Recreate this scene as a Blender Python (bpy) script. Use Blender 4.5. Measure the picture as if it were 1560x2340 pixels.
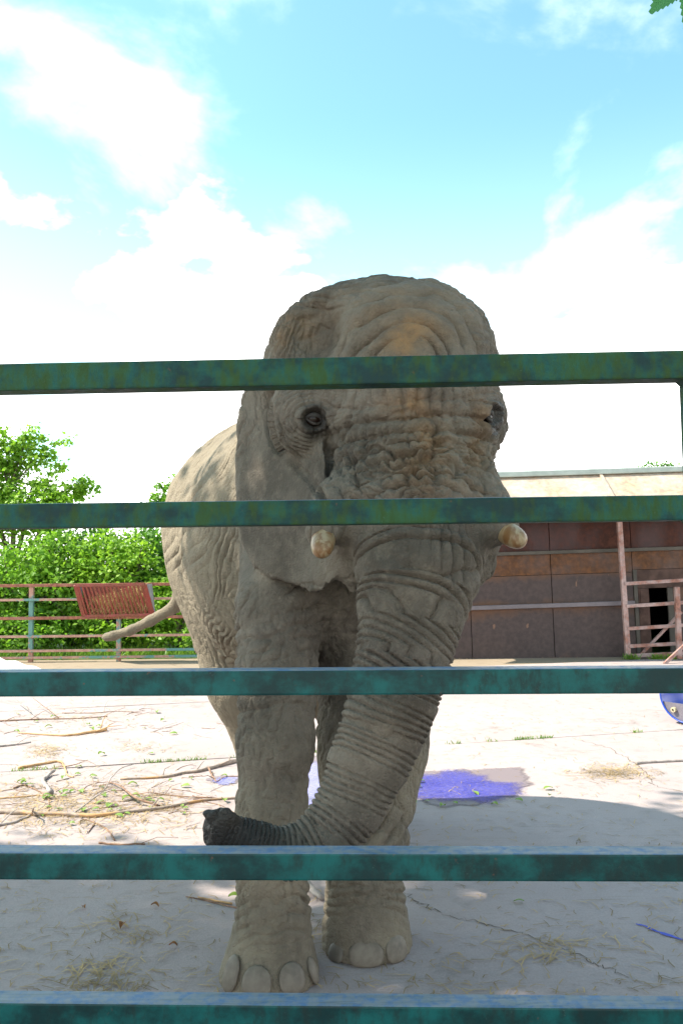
import bpy, bmesh, math, random
import numpy as np
from mathutils import Vector, Matrix
from mathutils.bvhtree import BVHTree

# ------------------------------------------------------------------ scene, camera, world, sun
for o in list(bpy.data.objects):
    bpy.data.objects.remove(o, do_unlink=True)
scene = bpy.context.scene
COL = scene.collection
rnd = random.Random(7)
R = math.radians

F_PX, CX, CY = 1889.0, 780.0, 1170.0          # focal length and centre in photograph pixels
CAM = Vector((0, 0, 1.6))
PITCH, ROLL = math.atan(130 / F_PX), R(0.6)
FWD = Vector((0, math.cos(PITCH), math.sin(PITCH)))
UP0 = Vector((0, -math.sin(PITCH), math.cos(PITCH)))
RT0 = Vector((1, 0, 0))
RT = RT0 * math.cos(ROLL) - UP0 * math.sin(ROLL)
UP = UP0 * math.cos(ROLL) + RT0 * math.sin(ROLL)
cam_data = bpy.data.cameras.new('camera')
cam = bpy.data.objects.new('camera', cam_data)
COL.objects.link(cam)
cam.matrix_world = Matrix(((RT.x, UP.x, -FWD.x, CAM.x), (RT.y, UP.y, -FWD.y, CAM.y), (RT.z, UP.z, -FWD.z, CAM.z), (0, 0, 0, 1)))
cam_data.sensor_fit = 'VERTICAL'
cam_data.sensor_height = 36.0
cam_data.sensor_width = 24.0
cam_data.lens = F_PX / 2340.0 * 36.0
cam_data.clip_end = 3000
scene.camera = cam

SUN_DIR = Vector((-0.67, 0.02, 0.78)).normalized()      # towards the sun
sun_el = math.asin(SUN_DIR.z)
sun_az = math.atan2(SUN_DIR.x, SUN_DIR.y)
sl = bpy.data.lights.new('sun', 'SUN')
sl.energy = 2.45
sl.angle = R(0.55)
sl.color = (1.0, 0.93, 0.80)
so = bpy.data.objects.new('sun', sl)
COL.objects.link(so)
so.rotation_euler = SUN_DIR.to_track_quat('Z', 'Y').to_euler()

scene.view_settings.view_transform = 'Standard'
scene.view_settings.look = 'None'
scene.view_settings.gamma = 1.0
scene.view_settings.exposure = 2.2
scene.view_settings.use_curve_mapping = False

world = bpy.data.worlds.new('World')
scene.world = world
world.use_nodes = True


def build_world():
    nt = world.node_tree
    nt.nodes.clear()
    N, L = nt.nodes.new, nt.links.new
    out = N('ShaderNodeOutputWorld')
    sky = N('ShaderNodeTexSky')
    sky.sky_type = 'NISHITA'
    sky.sun_disc = False
    sky.sun_elevation = sun_el
    sky.sun_rotation = sun_az
    sky.air_density = 1.0
    sky.dust_density = 0.6
    sky.ozone_density = 1.0
    tint = N('ShaderNodeMixRGB')
    tint.blend_type = 'MULTIPLY'
    tint.inputs['Fac'].default_value = 1.0
    tint.inputs['Color2'].default_value = (0.92, 1.22, 0.98, 1)
    L(sky.outputs[0], tint.inputs['Color1'])
    bg1 = N('ShaderNodeBackground')
    bg1.inputs['Strength'].default_value = 0.076
    L(tint.outputs[0], bg1.inputs['Color'])
    bg2 = N('ShaderNodeBackground')
    bg2.inputs['Color'].default_value = (1.0, 0.985, 0.965, 1)
    bg2.inputs['Strength'].default_value = 0.82
    tc = N('ShaderNodeTexCoord')
    sep = N('ShaderNodeSeparateXYZ')
    L(tc.outputs['Generated'], sep.inputs[0])
    mp = N('ShaderNodeMapping')
    mp.inputs['Scale'].default_value = (1.0, 1.0, 1.7)
    mp.inputs['Location'].default_value = CLOUD_OFF
    L(tc.outputs['Generated'], mp.inputs[0])
    n1 = N('ShaderNodeTexNoise')
    n1.inputs['Scale'].default_value = 4.3
    n1.inputs['Detail'].default_value = 9
    n1.inputs['Roughness'].default_value = 0.52
    L(mp.outputs[0], n1.inputs['Vector'])
    # cumulus bank low down, thinning upwards
    h = N('ShaderNodeMath')
    h.operation = 'MULTIPLY_ADD'
    L(sep.outputs['Z'], h.inputs[0])
    h.inputs[1].default_value = -3.0
    h.inputs[2].default_value = 1.13
    hc_ = N('ShaderNodeMath')
    hc_.operation = 'MINIMUM'
    L(h.outputs[0], hc_.inputs[0])
    hc_.inputs[1].default_value = 0.36
    a = N('ShaderNodeMath')
    a.operation = 'MULTIPLY_ADD'
    L(n1.outputs['Fac'], a.inputs[0])
    a.inputs[1].default_value = 1.7
    L(hc_.outputs[0], a.inputs[2])
    r1 = N('ShaderNodeMapRange')
    r1.interpolation_type = 'SMOOTHSTEP'
    r1.inputs['From Min'].default_value = 0.93
    r1.inputs['From Max'].default_value = 1.18
    L(a.outputs[0], r1.inputs['Value'])
    # thin wisps higher up
    mp2 = N('ShaderNodeMapping')
    mp2.inputs['Scale'].default_value = (1.0, 1.0, 1.6)
    mp2.inputs['Location'].default_value = WISP_OFF
    L(tc.outputs['Generated'], mp2.inputs[0])
    n2 = N('ShaderNodeTexNoise')
    n2.inputs['Scale'].default_value = 3.6
    n2.inputs['Detail'].default_value = 8
    n2.inputs['Roughness'].default_value = 0.55
    n2.inputs['Distortion'].default_value = 0.3
    L(mp2.outputs[0], n2.inputs['Vector'])
    r2 = N('ShaderNodeMapRange')
    r2.interpolation_type = 'SMOOTHSTEP'
    r2.inputs['From Min'].default_value = 0.50
    r2.inputs['From Max'].default_value = 0.80
    r2.inputs['To Max'].default_value = 0.5
    L(n2.outputs['Fac'], r2.inputs['Value'])
    r3 = N('ShaderNodeMapRange')
    r3.interpolation_type = 'SMOOTHSTEP'
    for k_, v_ in zip(('From Min', 'From Max', 'To Min', 'To Max'), (0.26, 0.50, 0.10, 0.0)):
        r3.inputs[k_].default_value = v_
    L(sep.outputs['Z'], r3.inputs['Value'])
    m3 = N('ShaderNodeMath')
    m3.operation = 'MAXIMUM'
    L(r2.outputs[0], m3.inputs[0])
    L(r3.outputs[0], m3.inputs[1])
    mx = N('ShaderNodeMath')
    mx.operation = 'MAXIMUM'
    L(r1.outputs[0], mx.inputs[0])
    L(m3.outputs[0], mx.inputs[1])
    mix = N('ShaderNodeMixShader')
    L(mx.outputs[0], mix.inputs[0])
    L(bg1.outputs[0], mix.inputs[1])
    L(bg2.outputs[0], mix.inputs[2])
    L(mix.outputs[0], out.inputs['Surface'])


CLOUD_OFF = (7.3, 4.1, 9.2)
WISP_OFF = (9.7, 3.2, 5.1)
build_world()


# ------------------------------------------------------------------ pixel helpers
def ray(px, py):
    return (FWD + RT * ((px - CX) / F_PX) + UP * ((CY - py) / F_PX))


def W(px, py, Y):
    d = ray(px, py)
    return CAM + d * ((Y - CAM.y) / d.y)


def G(px, py, z=0.0):
    d = ray(px, py)
    return CAM + d * ((z - CAM.z) / d.z)


# ------------------------------------------------------------------ object helpers
def tag(o, label=None, cat=None, group=None, kind=None):
    if label: o['label'] = label
    if cat: o['category'] = cat
    if group: o['group'] = group
    if kind: o['kind'] = kind
    return o


def empty(name, loc=(0, 0, 0), **k):
    o = bpy.data.objects.new(name, None)
    o.empty_display_size = 0.2
    COL.objects.link(o)
    o.location = loc
    return tag(o, **k)


def link(name, me, parent=None):
    o = bpy.data.objects.new(name, me)
    COL.objects.link(o)
    if parent is not None:
        o.parent = parent
        o.matrix_parent_inverse = parent.matrix_basis.inverted()
    return o


class MB:
    """collects shapes, then becomes one mesh object"""

    def __init__(s):
        s.v, s.f = [], []

    def add(s, vs, fs):
        n = len(s.v)
        s.v += [tuple(p) for p in vs]
        s.f += [tuple(i + n for i in f) for f in fs]
        return s

    def box(s, lo, hi):
        x0, y0, z0 = lo
        x1, y1, z1 = hi
        return s.add([(x0, y0, z0), (x1, y0, z0), (x1, y1, z0), (x0, y1, z0), (x0, y0, z1), (x1, y0, z1), (x1, y1, z1), (x0, y1, z1)],
                     [(0, 3, 2, 1), (4, 5, 6, 7), (0, 1, 5, 4), (1, 2, 6, 5), (2, 3, 7, 6), (3, 0, 4, 7)])

    def bar(s, p, q, w, h, up=(0, 0, 1)):
        p, q, up = Vector(p), Vector(q), Vector(up)
        t = (q - p).normalized()
        a = t.cross(up).normalized() * (w / 2)
        b = a.cross(t).normalized() * (h / 2)
        vs = [p - a - b, p + a - b, p + a + b, p - a + b, q - a - b, q + a - b, q + a + b, q - a + b]
        return s.add(vs, [(0, 1, 2, 3), (4, 7, 6, 5), (0, 4, 5, 1), (1, 5, 6, 2), (2, 6, 7, 3), (3, 7, 4, 0)])

    def tube(s, pts, rad, n=6, cap=True):
        pts = [Vector(p) for p in pts]
        if not hasattr(rad, '__len__'):
            rad = [rad] * len(pts)
        ring = []
        ref = Vector((0.13, 0.21, 0.97))
        for i, p in enumerate(pts):
            t = (pts[min(i + 1, len(pts) - 1)] - pts[max(i - 1, 0)])
            if t.length < 1e-9: t = Vector((0, 0, 1))
            t.normalize()
            a = t.cross(ref)
            if a.length < 0.1: a = t.cross(Vector((1, 0, 0)))
            a.normalize()
            b = t.cross(a)
            ring.append([p + (a * math.cos(2 * math.pi * k / n) + b * math.sin(2 * math.pi * k / n)) * rad[i] for k in range(n)])
        vs = [v for r_ in ring for v in r_]
        fs = []
        for i in range(len(pts) - 1):
            for k in range(n):
                fs.append((i * n + k, i * n + (k + 1) % n, (i + 1) * n + (k + 1) % n, (i + 1) * n + k))
        if cap:
            fs.append(tuple(range(n - 1, -1, -1)))
            fs.append(tuple((len(pts) - 1) * n + k for k in range(n)))
        return s.add(vs, fs)

    def mesh(s, name, mat, smooth=False, bevel=0):
        me = bpy.data.meshes.new(name)
        me.from_pydata(s.v, [], s.f)
        if bevel:
            bm = bmesh.new()
            bm.from_mesh(me)
            bmesh.ops.bevel(bm, geom=list(bm.edges), offset=bevel, segments=2, affect='EDGES', profile=0.6)
            bmesh.ops.recalc_face_normals(bm, faces=bm.faces)
            bm.to_mesh(me)
            bm.free()
        if smooth:
            me.polygons.foreach_set('use_smooth', [True] * len(me.polygons))
        if mat: me.materials.append(mat)
        me.update()
        return me

    def build(s, name, mat, parent=None, smooth=False, bevel=0, **k):
        return tag(link(name, s.mesh(name, mat, smooth, bevel), parent), **k)


# ------------------------------------------------------------------ material helpers
class Mat:
    def __init__(s, name):
        s.m = bpy.data.materials.new(name)
        s.m.use_nodes = True
        s.nt = s.m.node_tree
        s.b = s.nt.nodes['Principled BSDF']
        s.out = s.nt.nodes['Material Output']
        s._pos = None

    def n(s, t, **k):
        nd = s.nt.nodes.new(t)
        for a, b in k.items():
            if a in nd.inputs: nd.inputs[a].default_value = b
            else: setattr(nd, a, b)
        return nd

    def l(s, a, b):
        s.nt.links.new(a, b)

    def pos(s, scale=(1, 1, 1), obj=False):
        tc = s.n('ShaderNodeTexCoord') if obj else s.n('ShaderNodeNewGeometry')
        mp = s.n('ShaderNodeMapping')
        mp.inputs['Scale'].default_value = scale
        s.l(tc.outputs['Object' if obj else 'Position'], mp.inputs[0])
        return mp.outputs[0]

    def noise(s, vec, scale, detail=4, rough=0.55, dist=0.0):
        nd = s.n('ShaderNodeTexNoise')
        nd.inputs['Scale'].default_value = scale
        nd.inputs['Detail'].default_value = detail
        nd.inputs['Roughness'].default_value = rough
        nd.inputs['Distortion'].default_value = dist
        s.l(vec, nd.inputs['Vector'])
        return nd.outputs['Fac']

    def rng(s, v, a, b, c=0.0, d=1.0, smooth=True):
        nd = s.n('ShaderNodeMapRange')
        if smooth: nd.interpolation_type = 'SMOOTHSTEP'
        for k, x in zip(('From Min', 'From Max', 'To Min', 'To Max'), (a, b, c, d)):
            nd.inputs[k].default_value = x
        s.l(v, nd.inputs['Value'])
        return nd.outputs[0]

    def math(s, op, a, b=None):
        nd = s.n('ShaderNodeMath')
        nd.operation = op
        for i, x in enumerate((a, b)):
            if x is None: continue
            if isinstance(x, (int, float)): nd.inputs[i].default_value = x
            else: s.l(x, nd.inputs[i])
        return nd.outputs[0]

    def mix(s, fac, a, b):
        nd = s.n('ShaderNodeMixRGB')
        for key, x in (('Fac', fac), ('Color1', a), ('Color2', b)):
            if isinstance(x, (int, float)): nd.inputs[key].default_value = x
            elif isinstance(x, tuple): nd.inputs[key].default_value = (*x, 1) if len(x) == 3 else x
            else: s.l(x, nd.inputs[key])
        return nd.outputs[0]

    def attr(s, name):
        nd = s.n('ShaderNodeAttribute')
        nd.attribute_name = name
        return nd.outputs['Fac']

    def col(s, c):
        if isinstance(c, tuple): s.b.inputs['Base Color'].default_value = (*c, 1)
        else: s.l(c, s.b.inputs['Base Color'])
        return s

    def rough(s, r):
        if isinstance(r, (int, float)): s.b.inputs['Roughness'].default_value = r
        else: s.l(r, s.b.inputs['Roughness'])
        return s

    def spec(s, v):
        s.b.inputs['Specular IOR Level'].default_value = v
        return s

    def bump(s, h, strength=0.5, dist=0.01):
        nd = s.n('ShaderNodeBump')
        nd.inputs['Strength'].default_value = strength
        nd.inputs['Distance'].default_value = dist
        s.l(h, nd.inputs['Height'])
        s.l(nd.outputs[0], s.b.inputs['Normal'])
        return s


M = {}


def simple(name, c, rough=0.8, var=0.25, scale=6.0, spec=0.3, bumpd=0.0):
    m = Mat(name)
    f = m.noise(m.pos(), scale, 5, 0.6)
    m.col(m.mix(m.rng(f, 0.3, 0.7), tuple(x * (1 - var) for x in c), tuple(min(1, x * (1 + var)) for x in c)))
    m.rough(rough).spec(spec)
    if bumpd: m.bump(f, 0.6, bumpd)
    M[name] = m.m
    return m.m


def rusty(name, paint, rust=(0.20, 0.075, 0.035), amount=0.5, scale=5.0, rough=0.65, stretch=(1, 1, 1), spread=0.10):
    m = Mat(name)
    p = m.pos(stretch)
    f = m.noise(p, scale, 8, 0.62)
    g = m.noise(m.pos(), scale * 6, 6, 0.65)
    mask = m.rng(m.math('ADD', f, m.math('MULTIPLY', g, 0.35)), 1.12 - amount - spread, 1.12 - amount + spread)
    c1 = m.mix(m.rng(g, 0.3, 0.75), tuple(x * 0.75 for x in paint), tuple(x * 1.2 for x in paint))
    c2 = m.mix(m.rng(g, 0.3, 0.7), tuple(x * 0.6 for x in rust), tuple(x * 1.35 for x in rust))
    m.col(m.mix(mask, c1, c2))
    m.rough(m.rng(mask, 0, 1, rough - 0.2, rough + 0.2)).spec(0.35)
    m.bump(m.math('ADD', g, mask), 0.35, 0.003)
    M[name] = m.m
    return m.m


def leafmat(name, c, trans=0.35, var=0.5, hue=0.15):
    m = Mat(name)
    oi = m.n('ShaderNodeNewGeometry')
    f = oi.outputs['Random Per Island']
    nz = m.noise(m.pos(), 0.9, 3)
    v = m.math('ADD', m.math('MULTIPLY', f, 0.6), m.math('MULTIPLY', m.rng(nz, 0.3, 0.7), 0.4))
    a = (c[0] * (1 - var), c[1] * (1 - var * 0.8), c[2] * (1 - var * 0.6))
    b = (c[0] * (1 + var) + hue * c[1] * 0.4, c[1] * (1 + var * 0.7), c[2] * (1 + var * 0.2))
    cc = m.mix(v, a, b)
    m.col(cc)
    m.rough(0.5).spec(0.35)
    tr = m.n('ShaderNodeBsdfTranslucent')
    m.l(m.mix(0.4, cc, (c[0] * 1.5, c[1] * 1.5, c[2] * 0.6)), tr.inputs['Color'])
    ms = m.n('ShaderNodeMixShader')
    ms.inputs[0].default_value = trans
    m.l(m.b.outputs[0], ms.inputs[1])
    m.l(tr.outputs[0], ms.inputs[2])
    m.l(ms.outputs[0], m.out.inputs['Surface'])
    M[name] = m.m
    return m.m


rusty('rust_rail', (0.30, 0.13, 0.095), (0.26, 0.10, 0.065), 0.5, 3.0)
m_ = Mat('fence_paint')
p_ = m_.pos()
f_ = m_.noise(p_, 1.3, 6, 0.6)
g_ = m_.noise(p_, 14, 5, 0.6)
c_ = m_.mix(m_.rng(g_, 0.3, 0.7), (0.32, 0.16, 0.12), (0.46, 0.27, 0.20))
c_ = m_.mix(m_.rng(m_.math('ADD', f_, m_.math('MULTIPLY', g_, 0.3)), 0.70, 0.76), c_, (0.10, 0.22, 0.20))
m_.col(c_).rough(0.6)
M['fence_paint'] = m_.m
rusty('rack_red', (0.26, 0.05, 0.045), (0.20, 0.07, 0.045), 0.45, 7.0)
simple('hay', (0.42, 0.30, 0.13), 0.9, 0.35, 9)
simple('dark_inside', (0.012, 0.011, 0.012), 0.9, 0.2)  # near-black: shade of the shed interior and bung hole painted in
simple('bark', (0.14, 0.11, 0.085), 0.9, 0.35, 9, bumpd=0.02)
leafmat('leaf_bright', (0.21, 0.40, 0.040), 0.5)
leafmat('leaf_mid', (0.16, 0.34, 0.036), 0.5)
leafmat('leaf_deep', (0.09, 0.24, 0.032), 0.42)
leafmat('leaf_grass', (0.13, 0.26, 0.03), 0.3)

# ------------------------------------------------------------------ ground and yard
def yard_material(name, base, dirt):
    m = Mat(name)
    p = m.pos()
    f1 = m.noise(p, 0.55, 6, 0.6, 0.4)
    f2 = m.noise(p, 5.0, 8, 0.65)
    f3 = m.noise(p, 90.0, 4, 0.7)
    ps = m.pos((3.0, 16.0, 1))
    f4 = m.noise(ps, 2.2, 6, 0.7)
    c = m.mix(m.rng(f1, 0.3, 0.7), base, tuple(x * 0.86 for x in base))
    c = m.mix(m.rng(f2, 0.52, 0.75, 0, 0.55), c, dirt)
    c = m.mix(m.rng(f4, 0.60, 0.72, 0, 0.6), c, (0.25, 0.165, 0.10))
    c = m.mix(m.rng(f3, 0.35, 0.7, 0, 0.35), c, tuple(x * 0.6 for x in base))
    st_ = m.noise(p, 1.7, 7, 0.68, 0.8)
    c = m.mix(m.rng(st_, 0.56, 0.74, 0, 0.6), c, tuple(x * 0.62 for x in dirt))
    c = m.mix(m.rng(m.noise(m.pos((1.2, 26, 1)), 1.6, 5, 0.7), 0.58, 0.70, 0, 0.45), c, (0.22, 0.165, 0.125))
    m.col(c).rough(0.88).spec(0.25)
    h = m.math('ADD', m.math('MULTIPLY', f3, 0.35), f2)
    m.bump(h, 0.5, 0.012)
    M[name] = m.m


yard_material('concrete', (0.385, 0.318, 0.308), (0.235, 0.185, 0.165))
yard_material('earth', (0.30, 0.235, 0.17), (0.20, 0.15, 0.10))
simple('joint', (0.12, 0.095, 0.075), 0.95, 0.3, 12)
simple('turf', (0.10, 0.17, 0.035), 0.95, 0.35, 3)
simple('sand', (0.74, 0.72, 0.69), 0.95, 0.05, 9, bumpd=0.03)
m_ = Mat('puddle_water')
f_ = m_.noise(m_.pos(), 3.0, 5)
f2_ = m_.noise(m_.pos((6, 22, 1)), 5.0, 5, 0.7)
c_ = m_.mix(m_.rng(f_, 0.35, 0.65), (0.045, 0.055, 0.36), (0.085, 0.09, 0.42))  # blue of the reflected sky put into the water's base colour
c_ = m_.mix(m_.rng(f2_, 0.50, 0.64, 0, 0.8), c_, (0.25, 0.21, 0.26))
m_.col(c_).rough(0.14).spec(0.25)
rim_ = m_.math('ADD', m_.attr('rim'), m_.math('ADD', m_.math('MULTIPLY', m_.math('SUBTRACT', f2_, 0.5), 6.0), m_.math('MULTIPLY', m_.math('SUBTRACT', m_.noise(m_.pos((14, 60, 1)), 5.0, 4, 0.7), 0.5), 2.4)))
trn_ = m_.n('ShaderNodeBsdfTransparent')
mxs_ = m_.n('ShaderNodeMixShader')
m_.l(m_.rng(rim_, 0.50, 1.35, 1, 0.12), mxs_.inputs[0])
m_.l(m_.b.outputs[0], mxs_.inputs[1])
m_.l(trn_.outputs[0], mxs_.inputs[2])
m_.l(mxs_.outputs[0], m_.out.inputs['Surface'])
m_.bump(m_.noise(m_.pos(), 18, 3), 0.15, 0.004)
M['puddle_water'] = m_.m
m_ = Mat('wet')
f_ = m_.noise(m_.pos((4, 14, 1)), 4.0, 6, 0.7)
m_.col((0.19, 0.145, 0.15)).rough(0.55)
trn_ = m_.n('ShaderNodeBsdfTransparent')
mxs_ = m_.n('ShaderNodeMixShader')
m_.l(m_.rng(m_.math('ADD', m_.attr('rim'), m_.math('MULTIPLY', m_.math('SUBTRACT', f_, 0.5), 1.4)), 0.55, 1.0, 0, 1), mxs_.inputs[0])
m_.l(trn_.outputs[0], mxs_.inputs[1])
m_.l(m_.b.outputs[0], mxs_.inputs[2])
m_.l(mxs_.outputs[0], m_.out.inputs['Surface'])
M['wet'] = m_.m

me = MB().add([(-1500, -300, -0.06), (1500, -300, -0.06), (1500, 2500, -0.06), (-1500, 2500, -0.06)], [(0, 1, 2, 3)])
me.build('ground', M['turf'], kind='structure')

YA = R(13.3)                                     # the slab joints run at an angle to the gate
ydir = Vector((math.cos(YA), math.sin(YA), 0))
yn = Vector((-math.sin(YA), math.cos(YA), 0))
y0 = Vector((0, 7.42, 0))
yard = MB()
c4 = [y0 + ydir * a + yn * b for a, b in ((-22, -16), (22, -16), (22, 5.5), (-22, 5.5))]
yard.add([(p.x, p.y, -0.025) for p in c4], [(0, 1, 2, 3)])
yard_o = yard.build('yard', M['joint'], kind='structure')
rows = [(-16, -7.6), (-7.6, 0.0), (0.0, 3.1), (3.1, 5.5)]
cols = [(-22, -9.5), (-9.5, 8.4), (8.4, 22)]
for (b0, b1) in rows:
    for (a0, a1) in cols:
        mb = MB()
        na, nb = 24, max(2, int((b1 - b0) / 0.4))
        vs = []
        for j in range(nb + 1):
            for i in range(na + 1):
                a = a0 + 0.009 + (a1 - a0 - 0.018) * i / na
                b = b0 + 0.011 + (b1 - b0 - 0.022) * j / nb
                if j in (0, nb): b += 0.012 * math.sin(a * 5.3) * math.sin(a * 2.1) * (1 if j == 0 else -1)
                q = y0 + ydir * a + yn * b
                vs.append((q.x, q.y, 0.0))
        fs = [(j * (na + 1) + i, j * (na + 1) + i + 1, (j + 1) * (na + 1) + i + 1, (j + 1) * (na + 1) + i) for j in range(nb) for i in range(na)]
        mb.add(vs, fs)
        # edges going down into the joint
        n0 = len(mb.v)
        ring = [i for i in range(na + 1)] + [j * (na + 1) + na for j in range(1, nb + 1)] + [nb * (na + 1) + i for i in range(na - 1, -1, -1)] + [j * (na + 1) for j in range(nb - 1, 0, -1)]
        mb.v += [(mb.v[i][0], mb.v[i][1], -0.03) for i in ring]
        for k in range(len(ring)):
            k2 = (k + 1) % len(ring)
            mb.f.append((ring[k], n0 + k, n0 + k2, ring[k2]))
        mb.build('slab', M['concrete'], yard_o)

# earth apron between the slabs and the fence line
mb = MB()
mb.add([(-30, 10.5, -0.012), (30, 10.5, -0.012), (30, 15.35, -0.012), (-30, 15.35, -0.012)], [(0, 1, 2, 3)])
mb.build('earth_apron', M['earth'], kind='structure')
mb = MB()
mb.add([(-40, 15.3, -0.004), (40, 15.3, -0.004), (40, 60, -0.004), (-40, 60, -0.004)], [(0, 1, 2, 3)])
mb.build('grass_verge', M['turf'], kind='structure')


# thin cracks across the slabs
def ribbon(px_pts, w, z, jit=0.02, sub=10):
    pts = [G(*p) for p in px_pts]
    out = []
    for a, b in zip(pts[:-1], pts[1:]):
        for k in range(sub):
            t = k / sub
            out.append(a.lerp(b, t) + Vector((rnd.uniform(-jit, jit), rnd.uniform(-jit, jit), 0)))
    out.append(pts[-1])
    mb = MB()
    vs, fs = [], []
    for i, p in enumerate(out):
        t = (out[min(i + 1, len(out) - 1)] - out[max(i - 1, 0)]).normalized()
        s_ = Vector((-t.y, t.x, 0)) * w * rnd.uniform(0.3, 1.0) * min(1, 0.3 + i / 3, 0.3 + (len(out) - 1 - i) / 3)
        vs += [(p.x + s_.x, p.y + s_.y, z), (p.x - s_.x, p.y - s_.y, z)]
    for i in range(len(out) - 1):
        fs.append((2 * i, 2 * i + 1, 2 * i + 3, 2 * i + 2))
    return mb.add(vs, fs)


for pts in ([(1010, 2088), (1100, 2110), (1180, 2130), (1270, 2165), (1360, 2200), (1430, 2235)],
            [(1320, 1690), (1390, 1710), (1440, 1738), (1478, 1770), (1490, 1795), (1560, 1810)],
            [(915, 2035), (960, 2065), (1010, 2088)]):
    ribbon(pts, 0.004, 0.003).build('crack', M['joint'], yard_o)
simple('reflected_blue', (0.02, 0.05, 0.42), 0.45, 0.2, 20)  # water streak; its reflected blue is put into the colour
b_ = ribbon([(1452, 2112), (1475, 2118), (1500, 2130), (1530, 2140), (1575, 2156)], 0.014, 0.004, 0.004, 4).build('wet_streak', M['reflected_blue'])
tag(b_, 'blue wet streak trickling over the shaded concrete by the gate', 'streak')


# puddles
def blob(cx, cy, rx, ry, z, n=64, seed=0, rag=0.22):
    r_ = random.Random(seed)
    ph = [r_.uniform(0, 6.28) for _ in range(8)]
    pts = []
    for k in range(n):
        a = 2 * math.pi * k / n
        f = 1 + rag * (0.5 * math.sin(2 * a + ph[0]) + 0.4 * math.sin(3 * a + ph[1]) + 0.35 * math.sin(5 * a + ph[2]) + 0.3 * math.sin(9 * a + ph[3]) + 0.2 * math.sin(17 * a + ph[4]))
        g = G(cx + rx * f * math.cos(a), cy + ry * f * math.sin(a))
        pts.append((g.x, g.y, z))
    ctr = G(cx, cy)
    vs, rim, fs = [(ctr.x, ctr.y, z)], [1.5], []
    for j, t in enumerate((0.4, 0.7, 0.85, 1.0)):
        for p in pts:
            vs.append((ctr.x + (p[0] - ctr.x) * t, ctr.y + (p[1] - ctr.y) * t, z))
            rim.append((1.5, 1.3, 0.75, 0.0)[j])
    fs += [(0, 1 + k, 1 + (k + 1) % n) for k in range(n)]
    for j in range(3):
        for k in range(n):
            fs.append((1 + j * n + k, 1 + (j + 1) * n + k, 1 + (j + 1) * n + (k + 1) % n, 1 + j * n + (k + 1) % n))
    return MB().add(vs, fs), rim


def set_rim(o, rim):
    a = o.data.attributes.new('rim', 'FLOAT', 'POINT')
    a.data.foreach_set('value', rim)
    return o


for i, (cx, cy, rx, ry, lab) in enumerate(((1050, 1802, 135, 36, 'wide shallow blue puddle beside the elephant, leaves floating on it'),
                                           (722, 1805, 40, 66, 'small blue puddle seen between the elephant front leg and trunk'),
                                           (514, 1786, 30, 9, 'thin blue puddle by the tip of a split branch'))):
    mb, rim = blob(cx, cy - 4, rx * 1.35, ry * 1.4, 0.0035, 72, 11 + i, 0.2)
    set_rim(mb.build('wet_patch', M['wet'], yard_o), rim)
    mb, rim = blob(cx, cy, rx * 1.12, ry * 1.12, 0.007, 72, 31 + i)
    tag(set_rim(mb.build('puddle', M['puddle_water']), rim), lab, 'puddle', 'puddles on the yard')

# white heap on the left
mb = MB()
n, mth = 40, 14
hc = Vector((-6.35, 12.75, 0))
vs = [(hc.x, hc.y, 0.62)]
for j in range(1, mth + 1):
    for k in range(n):
        a = 2 * math.pi * k / n
        t = j / mth
        r_ = t * (1.9 + 0.12 * math.sin(3 * a + 1) + 0.08 * math.sin(7 * a))
        z = 0.62 * max(0, (1 - t) ** 1.15) + 0.035 * math.sin(9 * a + 7 * t) * math.sin(3.1 * t) + 0.02 * math.sin(17 * a + 3 * j)
        vs.append((hc.x + r_ * math.cos(a), hc.y + 0.55 * r_ * math.sin(a), max(-0.02, z) if j < mth else -0.03))
fs = [(0, 1 + k, 1 + (k + 1) % n) for k in range(n)]
for j in range(mth - 1):
    for k in range(n):
        fs.append((1 + j * n + k, 1 + (j + 1) * n + k, 1 + (j + 1) * n + (k + 1) % n, 1 + j * n + (k + 1) % n))
mb.add(vs, fs).build('sand_heap', M['sand'], smooth=True, label='low white heap of sand in front of the rusty fence', cat='sand heap')

# ------------------------------------------------------------------ rusty fence at the back, left
FY = 15.0


def zat(py, Y, px=780):
    return W(px, py, Y).z


fence = empty('rail_fence', (-3.5, FY, 0), label='rusty red and green horizontal rail fence in front of the leafy hedge', cat='fence')
for i, py in enumerate((1337, 1369.5, 1411.5, 1453, 1486, 1501.5)):
    z = zat(py, FY, 150)
    h = 0.055 if i in (0, 2) else 0.045
    MB().bar((-8.6, FY - 0.06, z), (1.4, FY - 0.06, z), 0.05, h).build('rail', M['rust_rail'] if i in (0, 2) else M['fence_paint'], fence, bevel=0.006)
for px in (-230, 72, 272, 470, 640):
    x = W(px, 1400, FY).x
    MB().bar((x, FY + 0.01, -0.05), (x, FY + 0.01, zat(1339, FY, 150)), 0.075, 0.075, (0, 1, 0)).build('post', M['fence_paint'], fence, bevel=0.006)

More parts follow.
